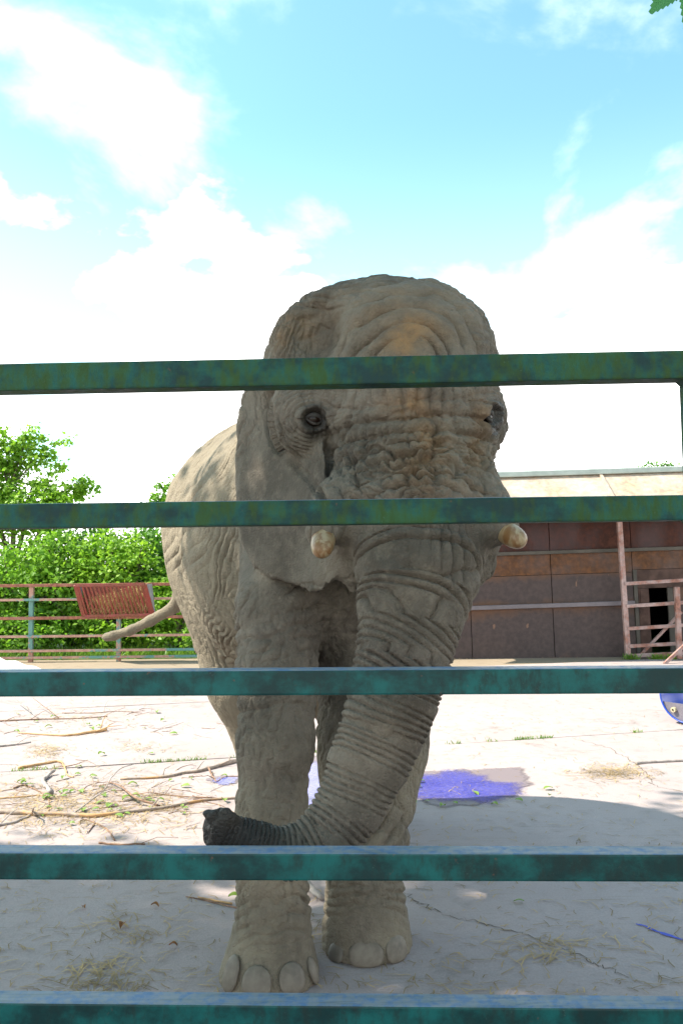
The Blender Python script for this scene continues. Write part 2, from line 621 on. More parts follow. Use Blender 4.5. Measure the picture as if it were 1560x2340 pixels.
# hay rack hung on the fence
rack = empty('hay_rack', (W(262, 1400, FY).x, FY - 0.1, 0.75), label='red barred hay rack half full of hay hung on the rusty fence', cat='hay rack')
yb, yt = FY - 0.13, FY - 0.50
TL, TR = W(173, 1338, yt), W(331, 1335, yt)
BL, BR = W(192, 1408, yb), W(350, 1404, yb)
MB().bar(TL, TR, 0.05, 0.055).build('top_bar', M['rack_red'], rack, bevel=0.005)
MB().bar(BL, BR, 0.05, 0.05).build('bottom_bar', M['rack_red'], rack, bevel=0.005)
for a, b in ((TL, BL), (TR, BR)):
    MB().bar(a, b, 0.07, 0.03, (0, 1, 0.4)).build('side_bar', M['rack_red'], rack, bevel=0.004)
NB = 17
for k in range(NB):
    t = (k + 0.8) / (NB + 0.6)
    a, b = TL.lerp(TR, t), BL.lerp(BR, t)
    MB().bar(a + Vector((0, 0, -0.02)), b + Vector((0, 0, 0.02)), 0.032, 0.02, (0, 1, 0.4)).build('bar', M['rack_red'], rack)
simple('grey_steel', (0.28, 0.26, 0.27), 0.6, 0.2, 8)
for s_, (t_, b_) in enumerate(((TL, BL), (TR, BR))):
    off = Vector((0.025 if s_ else -0.025, 0, 0))
    p = [t_ + off, b_ + off, Vector((b_.x + off.x, FY - 0.09, b_.z)), Vector((t_.x + off.x, FY - 0.09, t_.z))]
    q = [v + Vector((0.012, 0, 0)) for v in p]
    MB().add(p + q, [(0, 1, 2, 3), (7, 6, 5, 4), (0, 4, 5, 1), (1, 5, 6, 2), (2, 6, 7, 3), (3, 7, 4, 0)]).build('side_plate', M['grey_steel'], rack)
MB().add([TL + Vector((0, yb - yt + 0.035, 0)), TR + Vector((0, yb - yt + 0.035, 0)), BR + Vector((0, 0.035, 0)), BL + Vector((0, 0.035, 0))], [(0, 1, 2, 3)]).build('back_plate', M['rack_red'], rack)
hay = MB()
for k in range(1500):
    t = rnd.random() ** 0.8
    u = 0.04 + 0.92 * (rnd.random() ** 0.75)
    lim = 0.55 + 0.45 * min(1, max(0, (u - 0.25) * 1.6)) + rnd.uniform(-.12, .12)
    v = rnd.random() * min(1, lim)
    p = BL.lerp(BR, u).lerp(TL.lerp(TR, u), v)
    p = p + Vector((0, rnd.uniform(0.015, 0.05 + 0.25 * v), rnd.uniform(-.02, .02)))
    d = Vector((rnd.gauss(0, 1), rnd.gauss(0, 0.5), rnd.gauss(0, 1) - 0.4)).normalized() * rnd.uniform(0.04, 0.11)
    s_ = Vector((rnd.gauss(0, 1), rnd.gauss(0, 1), rnd.gauss(0, 1))).normalized() * 0.006
    hay.add([p - d, p - d + s_, p + d + s_, p + d], [(0, 1, 2, 3)])
hay.build('hay', M['hay'], rack, kind='stuff')

# ------------------------------------------------------------------ shed on the right
SY = 14.8
shed = empty('animal_shed', (W(1300, 1495, SY).x, SY, 0), label='long rusty steel shed with sunlit pale roof and dark open doorway', cat='shed')
rusty('roof_sheet', (0.44, 0.385, 0.325), (0.42, 0.26, 0.17), 0.42, 1.6, 0.7, (1.0, 1.0, 0.4), 0.22)
simple('ridge_cap', (0.36, 0.40, 0.37), 0.7, 0.15, 3)
rusty('dark_red_steel', (0.042, 0.013, 0.013), (0.055, 0.020, 0.013), 0.42, 2.0, 0.7, (1, 1, 0.3), 0.2)
rusty('rust_band', (0.085, 0.045, 0.033), (0.105, 0.046, 0.02), 0.5, 1.8, 0.7, (1, 1, 1), 0.2)
m_ = Mat('brown_steel')
p_ = m_.pos()
f_ = m_.noise(p_, 1.1, 6, 0.6)
g_ = m_.noise(p_, 11, 6, 0.65)
sx_ = m_.n('ShaderNodeSeparateXYZ')
gn_ = m_.n('ShaderNodeTexCoord')
m_.l(gn_.outputs['Generated'], sx_.inputs[0])
edge = m_.math('ABSOLUTE', m_.math('SUBTRACT', sx_.outputs['Z'], 0.5))
k_ = m_.math('ADD', m_.math('MULTIPLY', edge, 0.9), m_.math('ADD', m_.math('MULTIPLY', f_, 0.6), m_.math('MULTIPLY', g_, 0.25)))
c_ = m_.mix(m_.rng(g_, 0.3, 0.7), (0.046, 0.032, 0.030), (0.068, 0.046, 0.043))
c_ = m_.mix(m_.rng(k_, 0.66, 0.92), c_, (0.105, 0.052, 0.030))
c_ = m_.mix(m_.rng(m_.noise(m_.pos((1, 1, 0.5)), 9, 2, 0.4), 0.74, 0.78), c_, (0.16, 0.09, 0.06))
m_.col(c_).rough(0.6).spec(0.3)
m_.bump(g_, 0.3, 0.004)
M['brown_steel'] = m_.m
simple('bar_steel', (0.12, 0.10, 0.11), 0.45, 0.15, 5, 0.5)
simple('door_wood', (0.075, 0.043, 0.034), 0.8, 0.35, 5)
simple('beam_green', (0.075, 0.066, 0.055), 0.7, 0.2, 4)

xs = lambda px: W(px, 1300, SY).x
XL, XD, XR = xs(905), xs(1448), xs(1448) + 7.5
seams = [xs(905), xs(1075), xs(1262), XD]
zz = lambda py: zat(py, SY, 1300)
z_beam_t, z_beam_b, z_bar = zz(1257), zz(1265), zz(1382)
z_mid = zz(1388)
for a, b in list(zip(seams[:-1], seams[1:])):
    g = 0.006
    MB().box((a + g, SY, z_bar + 0.004), (b - g, SY + 0.05, zz(1312) - 0.004)).build('wall_panel', M['brown_steel'], shed, bevel=0.004)
    MB().box((a + g, SY + 0.004, -0.25), (b - g, SY + 0.05, z_bar - 0.004)).build('wall_panel', M['brown_steel'], shed, bevel=0.004)
    MB().box((a + g, SY + 0.003, zz(1312) + 0.002), (b - g, SY + 0.05, z_beam_b)).build('rust_strip', M['rust_band'], shed, bevel=0.004)
segs = seams + [XD + 2.4, XD + 4.9, XR]
for a, b in zip(segs[:-1], segs[1:]):
    MB().box((a + .006, SY + 0.006, z_beam_t + 0.002), (b - .006, SY + 0.05, 2.86)).build('upper_panel', M['dark_red_steel'], shed, bevel=0.004)
MB().box((XL, SY - 0.05, z_beam_b), (XR, SY + 0.04, z_beam_t)).build('beam', M['beam_green'], shed, bevel=0.006)
MB().bar((XL, SY - 0.045, zz(1382)), (xs(1446), SY - 0.045, zz(1382)), 0.08, 0.075).build('kick_rail', M['bar_steel'], shed, bevel=0.008)
# doorway section
MB().box((XD + 0.006, SY + 0.01, zz(1307) + .002), (XD + 2.4, SY + 0.05, z_beam_b)).build('rust_strip', M['rust_band'], shed)
MB().box((XD + 0.003, SY - 0.02, -0.2), (xs(1457), SY + 0.05, zz(1307) - 0.002)).build('door_post', M['beam_green'], shed, bevel=0.005)
MB().box((xs(1457) + .004, SY + 0.02, zz(1350)), (XD + 2.4, SY + 0.06, zz(1307) - .004)).build('lintel', M['door_wood'], shed, bevel=0.005)
db_ = MB().box((xs(1459), SY + 0.012, -0.2), (xs(1483), SY + 0.06, zz(1350) - .004)).build('door_board', M['door_wood'], shed, bevel=0.005)
MB().box((xs(1463), SY - 0.006, zz(1398)), (xs(1482), SY + 0.01, zz(1356))).build('hatch', M['door_wood'], db_, bevel=0.005)
MB().box((xs(1526), SY + 0.012, -0.2), (xs(1538), SY + 0.06, zz(1350) - .004)).build('door_jamb', M['beam_green'], shed, bevel=0.005)
MB().box((xs(1538) + .004, SY + 0.014, -0.2), (XR, SY + 0.06, zz(1350) - .004)).build('wall_panel', M['brown_steel'], shed, bevel=0.005)
MB().box((XD + 2.404, SY + 0.01, zz(1350)), (XR, SY + 0.055, z_beam_b)).build('wall_panel', M['brown_steel'], shed)
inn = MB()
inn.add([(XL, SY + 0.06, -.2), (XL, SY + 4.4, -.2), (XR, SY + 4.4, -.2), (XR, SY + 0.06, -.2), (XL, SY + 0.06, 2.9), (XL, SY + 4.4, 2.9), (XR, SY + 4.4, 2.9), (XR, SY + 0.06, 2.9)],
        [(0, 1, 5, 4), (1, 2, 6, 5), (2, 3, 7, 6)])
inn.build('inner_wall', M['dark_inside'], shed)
# roof: pitched towards the yard, in sheets, and falling away behind
ey, ez = SY - 0.75, zat(1172, SY - 0.75, 1300)
ry_, rz = SY + 0.30, zat(1084, SY + 0.30, 1300)
rxs = [XL - 0.3, W(1152, 1100, 14.7).x, W(1395, 1100, 14.7).x, W(1640, 1100, 14.7).x, W(1880, 1100, 14.7).x, XR + 0.3]
for a, b in zip(rxs[:-1], rxs[1:]):
    p = [Vector((a + .01, ey, ez)), Vector((b - .03, ey, ez)), Vector((b - .03, ry_, rz)), Vector((a + .01, ry_, rz))]
    q = [v - Vector((0, 0, 0.05)) for v in p]
    MB().add(p + q, [(0, 1, 2, 3), (7, 6, 5, 4), (0, 4, 5, 1), (1, 5, 6, 2), (2, 6, 7, 3), (3, 7, 4, 0)]).build('roof_sheet', M['roof_sheet'], shed)
    MB().bar(Vector((b - .01, ey, ez + 0.02)), Vector((b - .01, ry_, rz + 0.02)), 0.05, 0.045).build('roof_seam', M['roof_sheet'], shed)
p = [Vector((XL - .3, ry_ + .02, rz - .01)), Vector((XR + .3, ry_ + .02, rz - .01)), Vector((XR + .3, SY + 4.5, ez)), Vector((XL - .3, SY + 4.5, ez))]
q = [v - Vector((0, 0, 0.05)) for v in p]
MB().add(p + q, [(0, 1, 2, 3), (7, 6, 5, 4), (0, 4, 5, 1), (1, 5, 6, 2), (2, 6, 7, 3), (3, 7, 4, 0)]).build('rear_roof', M['roof_sheet'], shed)
MB().box((XL - .35, ry_ - 0.12, rz - 0.03), (XR + .35, ry_ + 0.2, rz + 0.075)).build('ridge_cap', M['ridge_cap'], shed, bevel=0.02)
for xx in (XL + 0.02, XR - 0.02):
    gb = MB()
    gb.add([(xx, ey + 0.2, ez - .06), (xx, ry_, rz - .07), (xx, SY + 4.4, ez - .06), (xx + .03, ey + 0.2, ez - .06), (xx + .03, ry_, rz - .07), (xx + .03, SY + 4.4, ez - .06)],
           [(0, 1, 2), (5, 4, 3), (0, 3, 4, 1), (1, 4, 5, 2), (2, 5, 3, 0)])
    gb.build('gable', M['dark_red_steel'], shed)
shed.rotation_euler = (0, R(-1.25), 0)

# pen railing in front of the doorway
pen = empty('pen_railing', (W(1440, 1498, 14.5).x, 14.5, 0), label='tall rusty post with pen rails and braces before the shed doorway', cat='railing')
PY = 14.45
rusty('pen_rust', (0.36, 0.25, 0.23), (0.25, 0.12, 0.09), 0.42, 4.0, 0.7)
MB().bar(W(1434, 1502, PY) - Vector((0, 0, .03)), W(1411, 1150, PY), 0.085, 0.085, (0, 1, 0)).build('post', M['pen_rust'], pen, bevel=0.008)
for (ya, yb_) in ((1334, 1325), (1385, 1376), (1436, 1428), (1476, 1470), (1498, 1494)):
    a, b = W(1424 + (ya - 1334) * 0.07, ya, PY), W(1700, yb_ - 8, PY - 0.15)
    MB().bar(a + Vector((0, -0.05, 0)), b, 0.045, 0.06).build('rail', M['pen_rust'], pen, bevel=0.006)
MB().bar(W(1551, 1505, PY - .25), W(1545, 1341, PY - .25), 0.08, 0.08, (0, 1, 0)).build('post', M['pen_rust'], pen, bevel=0.006)
MB().bar(W(1462, 1497, PY + .12), W(1556, 1398, PY - .1), 0.045, 0.05, (0, 1, 0)).build('brace', M['pen_rust'], pen, bevel=0.004)
MB().bar(G(1517, 1517), W(1600, 1440, PY - 0.4), 0.05, 0.05, (0, 1, 0)).build('brace', M['pen_rust'], pen, bevel=0.004)

# ------------------------------------------------------------------ half drum
drum = empty('half_drum', G(1590, 1657), label='blue plastic half drum trough lying on the sunlit yard', cat='trough')
simple('blue_plastic', (0.01, 0.05, 0.34), 0.35, 0.15, 6, 0.5)
simple('drum_grey', (0.14, 0.125, 0.15), 0.55, 0.2, 8)
simple('brass', (0.45, 0.38, 0.25), 0.4, 0.1)
base = G(1566, 1658)
ax = Vector((0.80, 0.60, 0)).normalized()          # the trough's axis runs away to the right
sd = Vector((ax.y, -ax.x, 0))
rad, ln = 0.275, 0.85
cen = base + Vector((0, 0, rad + 0.005)) + Vector((0, 0.0, 0))
shell = MB()
n = 28
prof = []
for k in range(n + 1):
    a = math.pi + math.pi * k / n
    prof.append((math.cos(a), math.sin(a)))
vs, fs = [], []
for li, l_ in enumerate((0, 0.02, ln * .33, ln * .36, ln * .64, ln * .67, ln)):
    rr = rad * (0.97 if li == 0 else 1.0 + (0.03 if li in (2, 5) else 0))
    for (c, s_) in prof:
        p = cen + ax * l_ + sd * (c * rr) + Vector((0, 0, s_ * rr + 0.02))
        vs.append(p)
for li in range(6):
    for k in range(n):
        fs.append((li * (n + 1) + k, li * (n + 1) + k + 1, (li + 1) * (n + 1) + k + 1, (li + 1) * (n + 1) + k))
o_ = shell.add(vs, fs).build('shell', M['blue_plastic'], drum, smooth=True)
sm = o_.modifiers.new('s', 'SOLIDIFY'); sm.thickness = 0.014; sm.offset = -1
for l_ in (0.02, ln - 0.02):
    pts = [cen + ax * l_ + sd * (c * rad * .985) + Vector((0, 0, s_ * rad * .985 + 0.02 - (0.10 if False else 0))) for c, s_ in prof]
    pts = [Vector((p.x, p.y, min(p.z, cen.z - 0.075))) for p in pts]
    o_ = MB().add(pts, [tuple(range(len(pts)))]).build('end_plate', M['drum_grey'], drum)
    sm = o_.modifiers.new('s', 'SOLIDIFY'); sm.thickness = 0.012
bg_ = MB().tube([cen - sd * 0.13 + Vector((0, 0, -0.14)) - ax * 0.012, cen - sd * 0.13 + Vector((0, 0, -0.14)) + ax * 0.03], 0.026, 12).build('bung', M['brass'], drum)
MB().tube([cen - sd * 0.13 + Vector((0, 0, -0.14)) - ax * 0.018, cen - sd * 0.13 + Vector((0, 0, -0.14)) - ax * 0.008], 0.010, 8).build('bung_hole', M['dark_inside'], bg_)

# ------------------------------------------------------------------ trees
class Leaves:
    """collects leaf clumps; every leaf is two triangles folded along its midrib"""

    def __init__(s, seed):
        s.c, s.r, s.n = [], [], []
        s.rs = np.random.RandomState(seed)

    def clump(s, c, r_, n):
        s.c.append((c[0], c[1], c[2]))
        s.r.append(r_)
        s.n.append(max(1, int(n)))

    def build(s, name, mat, parent, size, flat=0.75):
        rs_, n = s.rs, np.array(s.n)
        C = np.repeat(np.array(s.c), n, 0)
        r_ = np.repeat(np.array(s.r), n)[:, None]
        k = len(C)
        unit = lambda v: v / np.maximum(np.linalg.norm(v, axis=1), 1e-6)[:, None]
        q = rs_.normal(size=(k, 3)) * np.array([1, 1, flat]) * r_ * 0.5
        nn = unit(q + (rs_.normal(size=(k, 3)) * np.array([.4, .4, .3]) + np.array([0, 0, 0.9])) * r_ * 0.6)
        d = unit(rs_.normal(size=(k, 3)) * np.array([1, 1, .6]) + np.array([0, 0, -.45]))
        sd = unit(np.cross(d, nn))
        up_ = np.cross(sd, d)
        sz = (size * rs_.uniform(0.65, 1.2, k))[:, None]
        a = C + q
        b = a + d * sz
        m1 = a + d * sz * 0.45 + sd * sz * 0.33 + up_ * sz * 0.10
        m2 = a + d * sz * 0.45 - sd * sz * 0.33 + up_ * sz * 0.10
        V = np.stack([a, m1, b, m2], 1).reshape(-1, 3)
        V[:, 2] = np.maximum(V[:, 2], 0.0)
        base_ = (np.arange(k) * 4)[:, None]
        Fc = np.concatenate([base_ + np.array([0, 1, 2]), base_ + np.array([0, 2, 3])], 1).reshape(-1)
        me_ = bpy.data.meshes.new(name)
        me_.vertices.add(len(V))
        me_.vertices.foreach_set('co', V.astype(np.float32).ravel())
        me_.loops.add(len(Fc))
        me_.loops.foreach_set('vertex_index', Fc.astype(np.int32))
        me_.polygons.add(len(Fc) // 3)
        me_.polygons.foreach_set('loop_start', np.arange(0, len(Fc), 3, dtype=np.int32))
        me_.update(calc_edges=True)
        me_.materials.append(mat)
        return link(name, me_, parent)


def limb_curve(a, b, rr, sag=0.12, n=6):
    pts = []
    ln = (b - a).length
    w1 = Vector((rr.gauss(0, 1), rr.gauss(0, 1), rr.gauss(0, .5))) * ln * sag
    for i in range(n + 1):
        t = i / n
        pts.append(a.lerp(b, t) + w1 * math.sin(math.pi * t) * 0.6 + Vector((0, 0, ln * 0.08 * math.sin(math.pi * t))))
    return pts


def make_tree(name, label, base, trunk_h, trunk_r, lobes, mat, seed, leaf=0.09, dens=1.0, per=16, cr=0.30, group=None, sprays=(), cat='tree', inner=0.25, off=None):
    """lobes: (centre, radii); clumps sit mostly on the outside of each lobe; sprays are leafy shoots (start, tip)"""
    rr = random.Random(seed)
    t = empty(name, base, label=label, cat=cat, group=group)
    base = Vector(base)
    top = base + Vector((rr.uniform(-.1, .1), rr.uniform(-.1, .1), trunk_h))
    wood = MB()
    wood.tube(limb_curve(base - Vector((0, 0, .1)), top, rr, 0.05), [trunk_r * (1.25 - 0.6 * i / 6) for i in range(7)], 8)
    crown = Leaves(seed)
    for c, rad in lobes:
        c = Vector(c)
        wood.tube(limb_curve(top - Vector((0, 0, rr.uniform(0, trunk_h * .35))), c, rr, 0.1), [trunk_r * (0.55 - 0.4 * i / 6) for i in range(7)], 6)
        area = 4 * math.pi * ((rad[0] * rad[1]) ** 1.6 + (rad[0] * rad[2]) ** 1.6 + (rad[1] * rad[2]) ** 1.6) ** (1 / 1.6) / 3 ** (1 / 1.6)
        nc = int(area * 9.5 * dens)
        for k in range(nc):
            d = Vector((rr.gauss(0, 1), rr.gauss(0, 1), rr.gauss(0, 1))).normalized()
            f = rr.uniform(inner, 1) ** 0.35 * (1 + 0.16 * math.sin(5 * d.x + seed) * math.sin(6 * d.z + 2 * seed) + rr.gauss(0, 0.05))
            p = c + Vector((d.x * rad[0], d.y * rad[1], d.z * rad[2])) * f
            if p.z < 0.12: continue
            crown.clump(p, cr * rr.uniform(0.6, 1.25), rr.randint(int(per * .6), int(per * 1.3)))
            if k % 9 == 0:
                wood.tube([c.lerp(p, 0.15), c.lerp(p, 0.6) + Vector((0, 0, 0.05)), p], [0.02, 0.012, 0.005], 4)
    for a, b in sprays:
        a, b = Vector(a), Vector(b)
        pts = limb_curve(a, b, rr, 0.08, 8)
        wood.tube(pts, [0.022 - 0.018 * i / 8 for i in range(9)], 5)
        for i in range(3, 9):
            for _ in range(3):
                q = pts[i] + Vector((rr.gauss(0, 1), rr.gauss(0, 1), rr.gauss(0, .8))) * (0.17 * (1.25 - i / 8))
                crown.clump(q, cr * 0.5, int(per * .5))
        crown.clump(b, cr * 0.35, int(per * .4))
    wood.build('trunk', M['bark'], t, smooth=True)
    crown.build('crown', M[mat], t, leaf)
    return t


hedge_group = 'trees and shrubs behind the back fence'


def LB(px, py, Y, rx, rz, ry=None):
    return (W(px, py, Y), (rx, ry or rx * 0.8, rz))


# tall feathery tree at the left
Y_ = 18.2
make_tree('broadleaf_tree', 'tallest tree behind the fence, loose feathery top of bright green leaves', (W(30, 1400, Y_).x, Y_, 0), 1.7, 0.13,
          [LB(20, 1250, Y_, 1.0, 0.9), LB(60, 1150, Y_, 0.85, 0.55), LB(-60, 1120, Y_, 1.0, 0.9), LB(110, 1170, Y_ - .3, 0.6, 0.4), LB(10, 1080, Y_, 0.4, 0.45)],
          'leaf_bright', 3, 0.125, 1.5, 18, 0.28, hedge_group,
          sprays=[(W(20, 1120, Y_), W(p, q, Y_)) for p, q in ((5, 982), (60, 996), (76, 984), (92, 1000), (30, 1010), (150, 1006), (120, 1040))] +
                 [(W(90, 1160, Y_), W(p, q, Y_)) for p, q in ((200, 1096), (220, 1110), (140, 1062), (185, 1125))] + [(W(-40, 1100, Y_), W(p, q, Y_)) for p, q in ((-30, 985), (-60, 1000), (-5, 1010))])
Y_ = 17.0
make_tree('shrub', 'rounded bright green shrub growing behind the hay rack', (W(255, 1400, Y_).x, Y_, 0), 0.8, 0.07,
          [LB(250, 1310, Y_, 0.75, 0.85), LB(190, 1350, Y_ - .2, 0.55, 0.8), LB(310, 1320, Y_ - .1, 0.6, 0.8), LB(270, 1420, Y_ - .4, 0.8, 0.5)],
          'leaf_bright', 5, 0.11, 2.0, 20, 0.26, hedge_group, cat='shrub')
make_tree('shrub', 'dark dense leafy shrub at the foot of the tallest tree', (W(60, 1400, 16.6).x, 16.6, 0), 0.8, 0.07,
          [LB(20, 1340, 16.7, 0.75, 0.8), LB(110, 1360, 16.6, 0.6, 0.75), LB(130, 1275, 17.0, 0.6, 0.6), LB(60, 1440, 16.3, 0.9, 0.42), LB(-60, 1380, 16.6, 0.8, 0.8)],
          'leaf_mid', 8, 0.11, 2.0, 20, 0.26, hedge_group, cat='shrub')
Y_ = 18.6
make_tree('broadleaf_tree', 'slim green tree showing above the elephant rump', (W(400, 1400, Y_).x, Y_, 0), 1.3, 0.10,
          [LB(400, 1260, Y_, 0.75, 0.9), LB(350, 1290, Y_, 0.5, 0.6), LB(420, 1180, Y_, 0.5, 0.5), LB(470, 1240, Y_, 0.8, 0.9)],
          'leaf_mid', 12, 0.11, 1.6, 18, 0.28, hedge_group,
          sprays=[(W(400, 1190, Y_), W(p, q, Y_)) for p, q in ((352, 1132), (366, 1108), (345, 1150), (330, 1195), (400, 1090))])
make_tree('shrub', 'green shrub close behind the elephant tail and hind leg', (W(400, 1400, 16.5).x, 16.5, 0), 0.6, 0.06,
          [LB(390, 1390, 16.5, 0.6, 0.65), LB(450, 1360, 16.7, 0.7, 0.8), LB(340, 1400, 16.4, 0.5, 0.5), LB(420, 1460, 16.2, 0.6, 0.25), LB(540, 1380, 16.8, 0.7, 0.8)],
          'leaf_bright', 15, 0.10, 2.0, 20, 0.24, hedge_group, cat='shrub')
make_tree('broadleaf_tree', 'distant treetop just clearing the shed roof', (W(1500, 1400, 26).x, 26, 0), 2.6, 0.14,
          [LB(1500, 1120, 26, 0.9, 0.75), LB(1600, 1130, 26, 1.0, 0.7)], 'leaf_deep', 19, 0.12, 0.22, 8, 0.3, None,
          sprays=[(W(1500, 1110, 26), W(p, q, 26)) for p, q in ((1478, 1062), (1495, 1060), (1518, 1060), (1535, 1058))])

make_tree('shrub', 'deep green shrub filling the gap left of the hay rack', (W(165, 1400, 17.6).x, 17.6, 0), 0.7, 0.06,
          [LB(160, 1290, 17.6, 0.7, 0.8), LB(170, 1400, 17.4, 0.8, 0.7), LB(230, 1260, 17.8, 0.7, 0.6), LB(90, 1400, 17.4, 0.8, 0.7)],
          'leaf_deep', 27, 0.11, 2.0, 20, 0.26, hedge_group, cat='shrub')
make_tree('shrub', 'deep green shrub filling the gap right of the hay rack', (W(330, 1400, 17.5).x, 17.5, 0), 0.7, 0.06,
          [LB(330, 1280, 17.6, 0.7, 0.7), LB(330, 1400, 17.4, 0.9, 0.7), LB(420, 1330, 17.6, 0.8, 0.8), LB(250, 1420, 17.4, 0.8, 0.5)],
          'leaf_deep', 29, 0.11, 2.0, 20, 0.26, hedge_group, cat='shrub')

# shade tree standing left of the camera, out of view: its crown shades the gate and the elephant's front
shade_lobes = [((-7.3, 3.6, 7.3), (1.0, 0.75, 0.5)), ((-3.6, 5.35, 7.6), (0.9, 0.35, 0.4)), ((-5.7, 4.05, 7.3), (0.8, 0.5, 0.4)), ((-8.06, 4.20, 7.2), (1.2, 0.85, 0.65)), ((-8.16, 2.90, 7.2), (1.4, 0.9, 0.75)), ((-6.46, 2.80, 7.3), (1.3, 0.85, 0.75)), ((-4.96, 2.90, 7.3), (1.3, 0.75, 0.7)), ((-3.76, 3.15, 7.3), (1.3, 0.85, 0.7)),
               ((-3.16, 4.60, 7.5), (0.9, 0.7, 0.6)), ((-5.66, 1.60, 7.1), (2.0, 1.0, 0.8)), ((-3.36, 1.80, 7.1), (1.3, 1.0, 0.8)), ((-7.76, 1.60, 7.0), (1.4, 1.1, 0.8))]
make_tree('shade_tree', 'large unseen leafy tree whose crown shades the gate', (-6.8, 2.2, 0), 5.4, 0.26, shade_lobes, 'leaf_mid', 23, 0.21, 1.5, 11, 0.5)

# ------------------------------------------------------------------ elephant
_perm = np.random.RandomState(5).permutation(256).astype(np.int32)
_perm = np.concatenate([_perm, _perm, _perm])
_grad = np.random.RandomState(6).normal(size=(256, 3)).astype(np.float32)
_grad /= np.linalg.norm(_grad, axis=1)[:, None]


def pnoise(x, y, z):
    """gradient noise, about -0.7..0.7"""
    x, y, z = (np.asarray(q, np.float32) for q in np.broadcast_arrays(x, y, z))
    xi, yi, zi = np.floor(x), np.floor(y), np.floor(z)
    fx, fy, fz = x - xi, y - yi, z - zi
    xi, yi, zi = (q.astype(np.int32) & 255 for q in (xi, yi, zi))
    s = lambda t: t * t * t * (t * (t * 6 - 15) + 10)
    u, v, w = s(fx), s(fy), s(fz)
    out = 0
    for a in (0, 1):
        wa = u if a else 1 - u
        for b in (0, 1):
            wb = v if b else 1 - v
            for c in (0, 1):
                wc = w if c else 1 - w
                g = _grad[_perm[_perm[_perm[(xi + a) & 255] + ((yi + b) & 255)] + ((zi + c) & 255)]]
                out = out + wa * wb * wc * (g[..., 0] * (fx - a) + g[..., 1] * (fy - b) + g[..., 2] * (fz - c))
    return out


def fbm(x, y, z, o=3):
    t, a = 0, 1.0
    for i in range(o):
        t = t + a * pnoise(x * 2 ** i + 17 * i, y * 2 ** i, z * 2 ** i)
        a *= 0.5
    return t


def gauss(v, c, s):
    return np.exp(-((v - c) / s) ** 2)


def sstep(v, a, b):
    t = np.clip((v - a) / (b - a), 0, 1)
    return t * t * (3 - 2 * t)


def fold(ph, sharp=0.5):
    """rounded folds with narrow valleys at whole numbers; 0..1"""
    return np.abs(np.sin(np.pi * ph)) ** sharp


STEP = 0.0165
WR_GAIN = 2.1
gx = np.concatenate([np.arange(-1.86, -1.10, 0.022), np.arange(-1.088, 0.86, STEP)])
gy = [2.42]
while gy[-1] < 6.75:
    gy.append(gy[-1] + (STEP if gy[-1] < 4.15 else min(0.028, STEP + (gy[-1] - 4.15) * 0.03)))
gy = np.array(gy)
gz = np.arange(-0.05, 2.98, STEP)
FLD = np.full((len(gx), len(gy), len(gz)), 0.5, np.float32)


def block(lo, hi, pad):
    sl, ax_ = [], []
    for g, a, b in zip((gx, gy, gz), lo, hi):
        i0, i1 = np.searchsorted(g, a - pad), np.searchsorted(g, b + pad)
        sl.append(slice(i0, i1))
        ax_.append(g[i0:i1].astype(np.float32))
    return tuple(sl), ax_[0][:, None, None], ax_[1][None, :, None], ax_[2][None, None, :]


def smin(a, b, k):
    h = np.clip(0.5 + 0.5 * (b - a) / k, 0, 1)
    return b + (a - b) * h - k * h * (1 - h)


def put(sl, d, k):
    FLD[sl] = smin(FLD[sl], d, k)


def rcone(a, b, ra, rb, k=0.06):
    a, b = np.array(a), np.array(b)
    lo = np.minimum(a - ra, b - rb)
    hi = np.maximum(a + ra, b + rb)
    sl, X, Y, Z = block(lo, hi, k + 0.06)
    ba = b - a
    l2 = float(ba @ ba)
    t = ((X - a[0]) * ba[0] + (Y - a[1]) * ba[1] + (Z - a[2]) * ba[2]) / l2
    # lean the parameter so that the cone stays tangent to its spheres
    q = (X - a[0] - t * ba[0]) ** 2 + (Y - a[1] - t * ba[1]) ** 2 + (Z - a[2] - t * ba[2]) ** 2
    l = math.sqrt(l2)
    dr = (ra - rb) / l
    t = np.clip(t - np.sqrt(q) * dr / math.sqrt(max(1e-3, 1 - dr * dr)) / l, 0, 1)
    d = np.sqrt((X - a[0] - t * ba[0]) ** 2 + (Y - a[1] - t * ba[1]) ** 2 + (Z - a[2] - t * ba[2]) ** 2) - (ra + (rb - ra) * t)
    put(sl, d, k)


def chain(pts, k=0.06):
    """pts: (px, py, depth, half width in px)"""
    ps = [(np.array(W(p[0], p[1], p[2])), p[3] * p[2] / F_PX) for p in pts]
    for (a, ra), (b, rb) in zip(ps[:-1], ps[1:]):
        rcone(a, b, ra, rb, k)
    return ps


def ellip(c, r_, k=0.08, rotz=0.0):
    c, r_ = np.array(c), np.array(r_)
    m_ = max(r_)
    sl, X, Y, Z = block(c - m_, c + m_, k + 0.06)
    x, y, z = X - c[0], Y - c[1], Z - c[2]
    if rotz:
        cs, sn = math.cos(rotz), math.sin(rotz)
        x, y = x * cs + y * sn, -x * sn + y * cs
    k0 = np.sqrt((x / r_[0]) ** 2 + (y / r_[1]) ** 2 + (z / r_[2]) ** 2)
    k1 = np.sqrt((x / r_[0] ** 2) ** 2 + (y / r_[1] ** 2) ** 2 + (z / r_[2] ** 2) ** 2)
    put(sl, k0 * (k0 - 1) / np.maximum(k1, 1e-4), k)


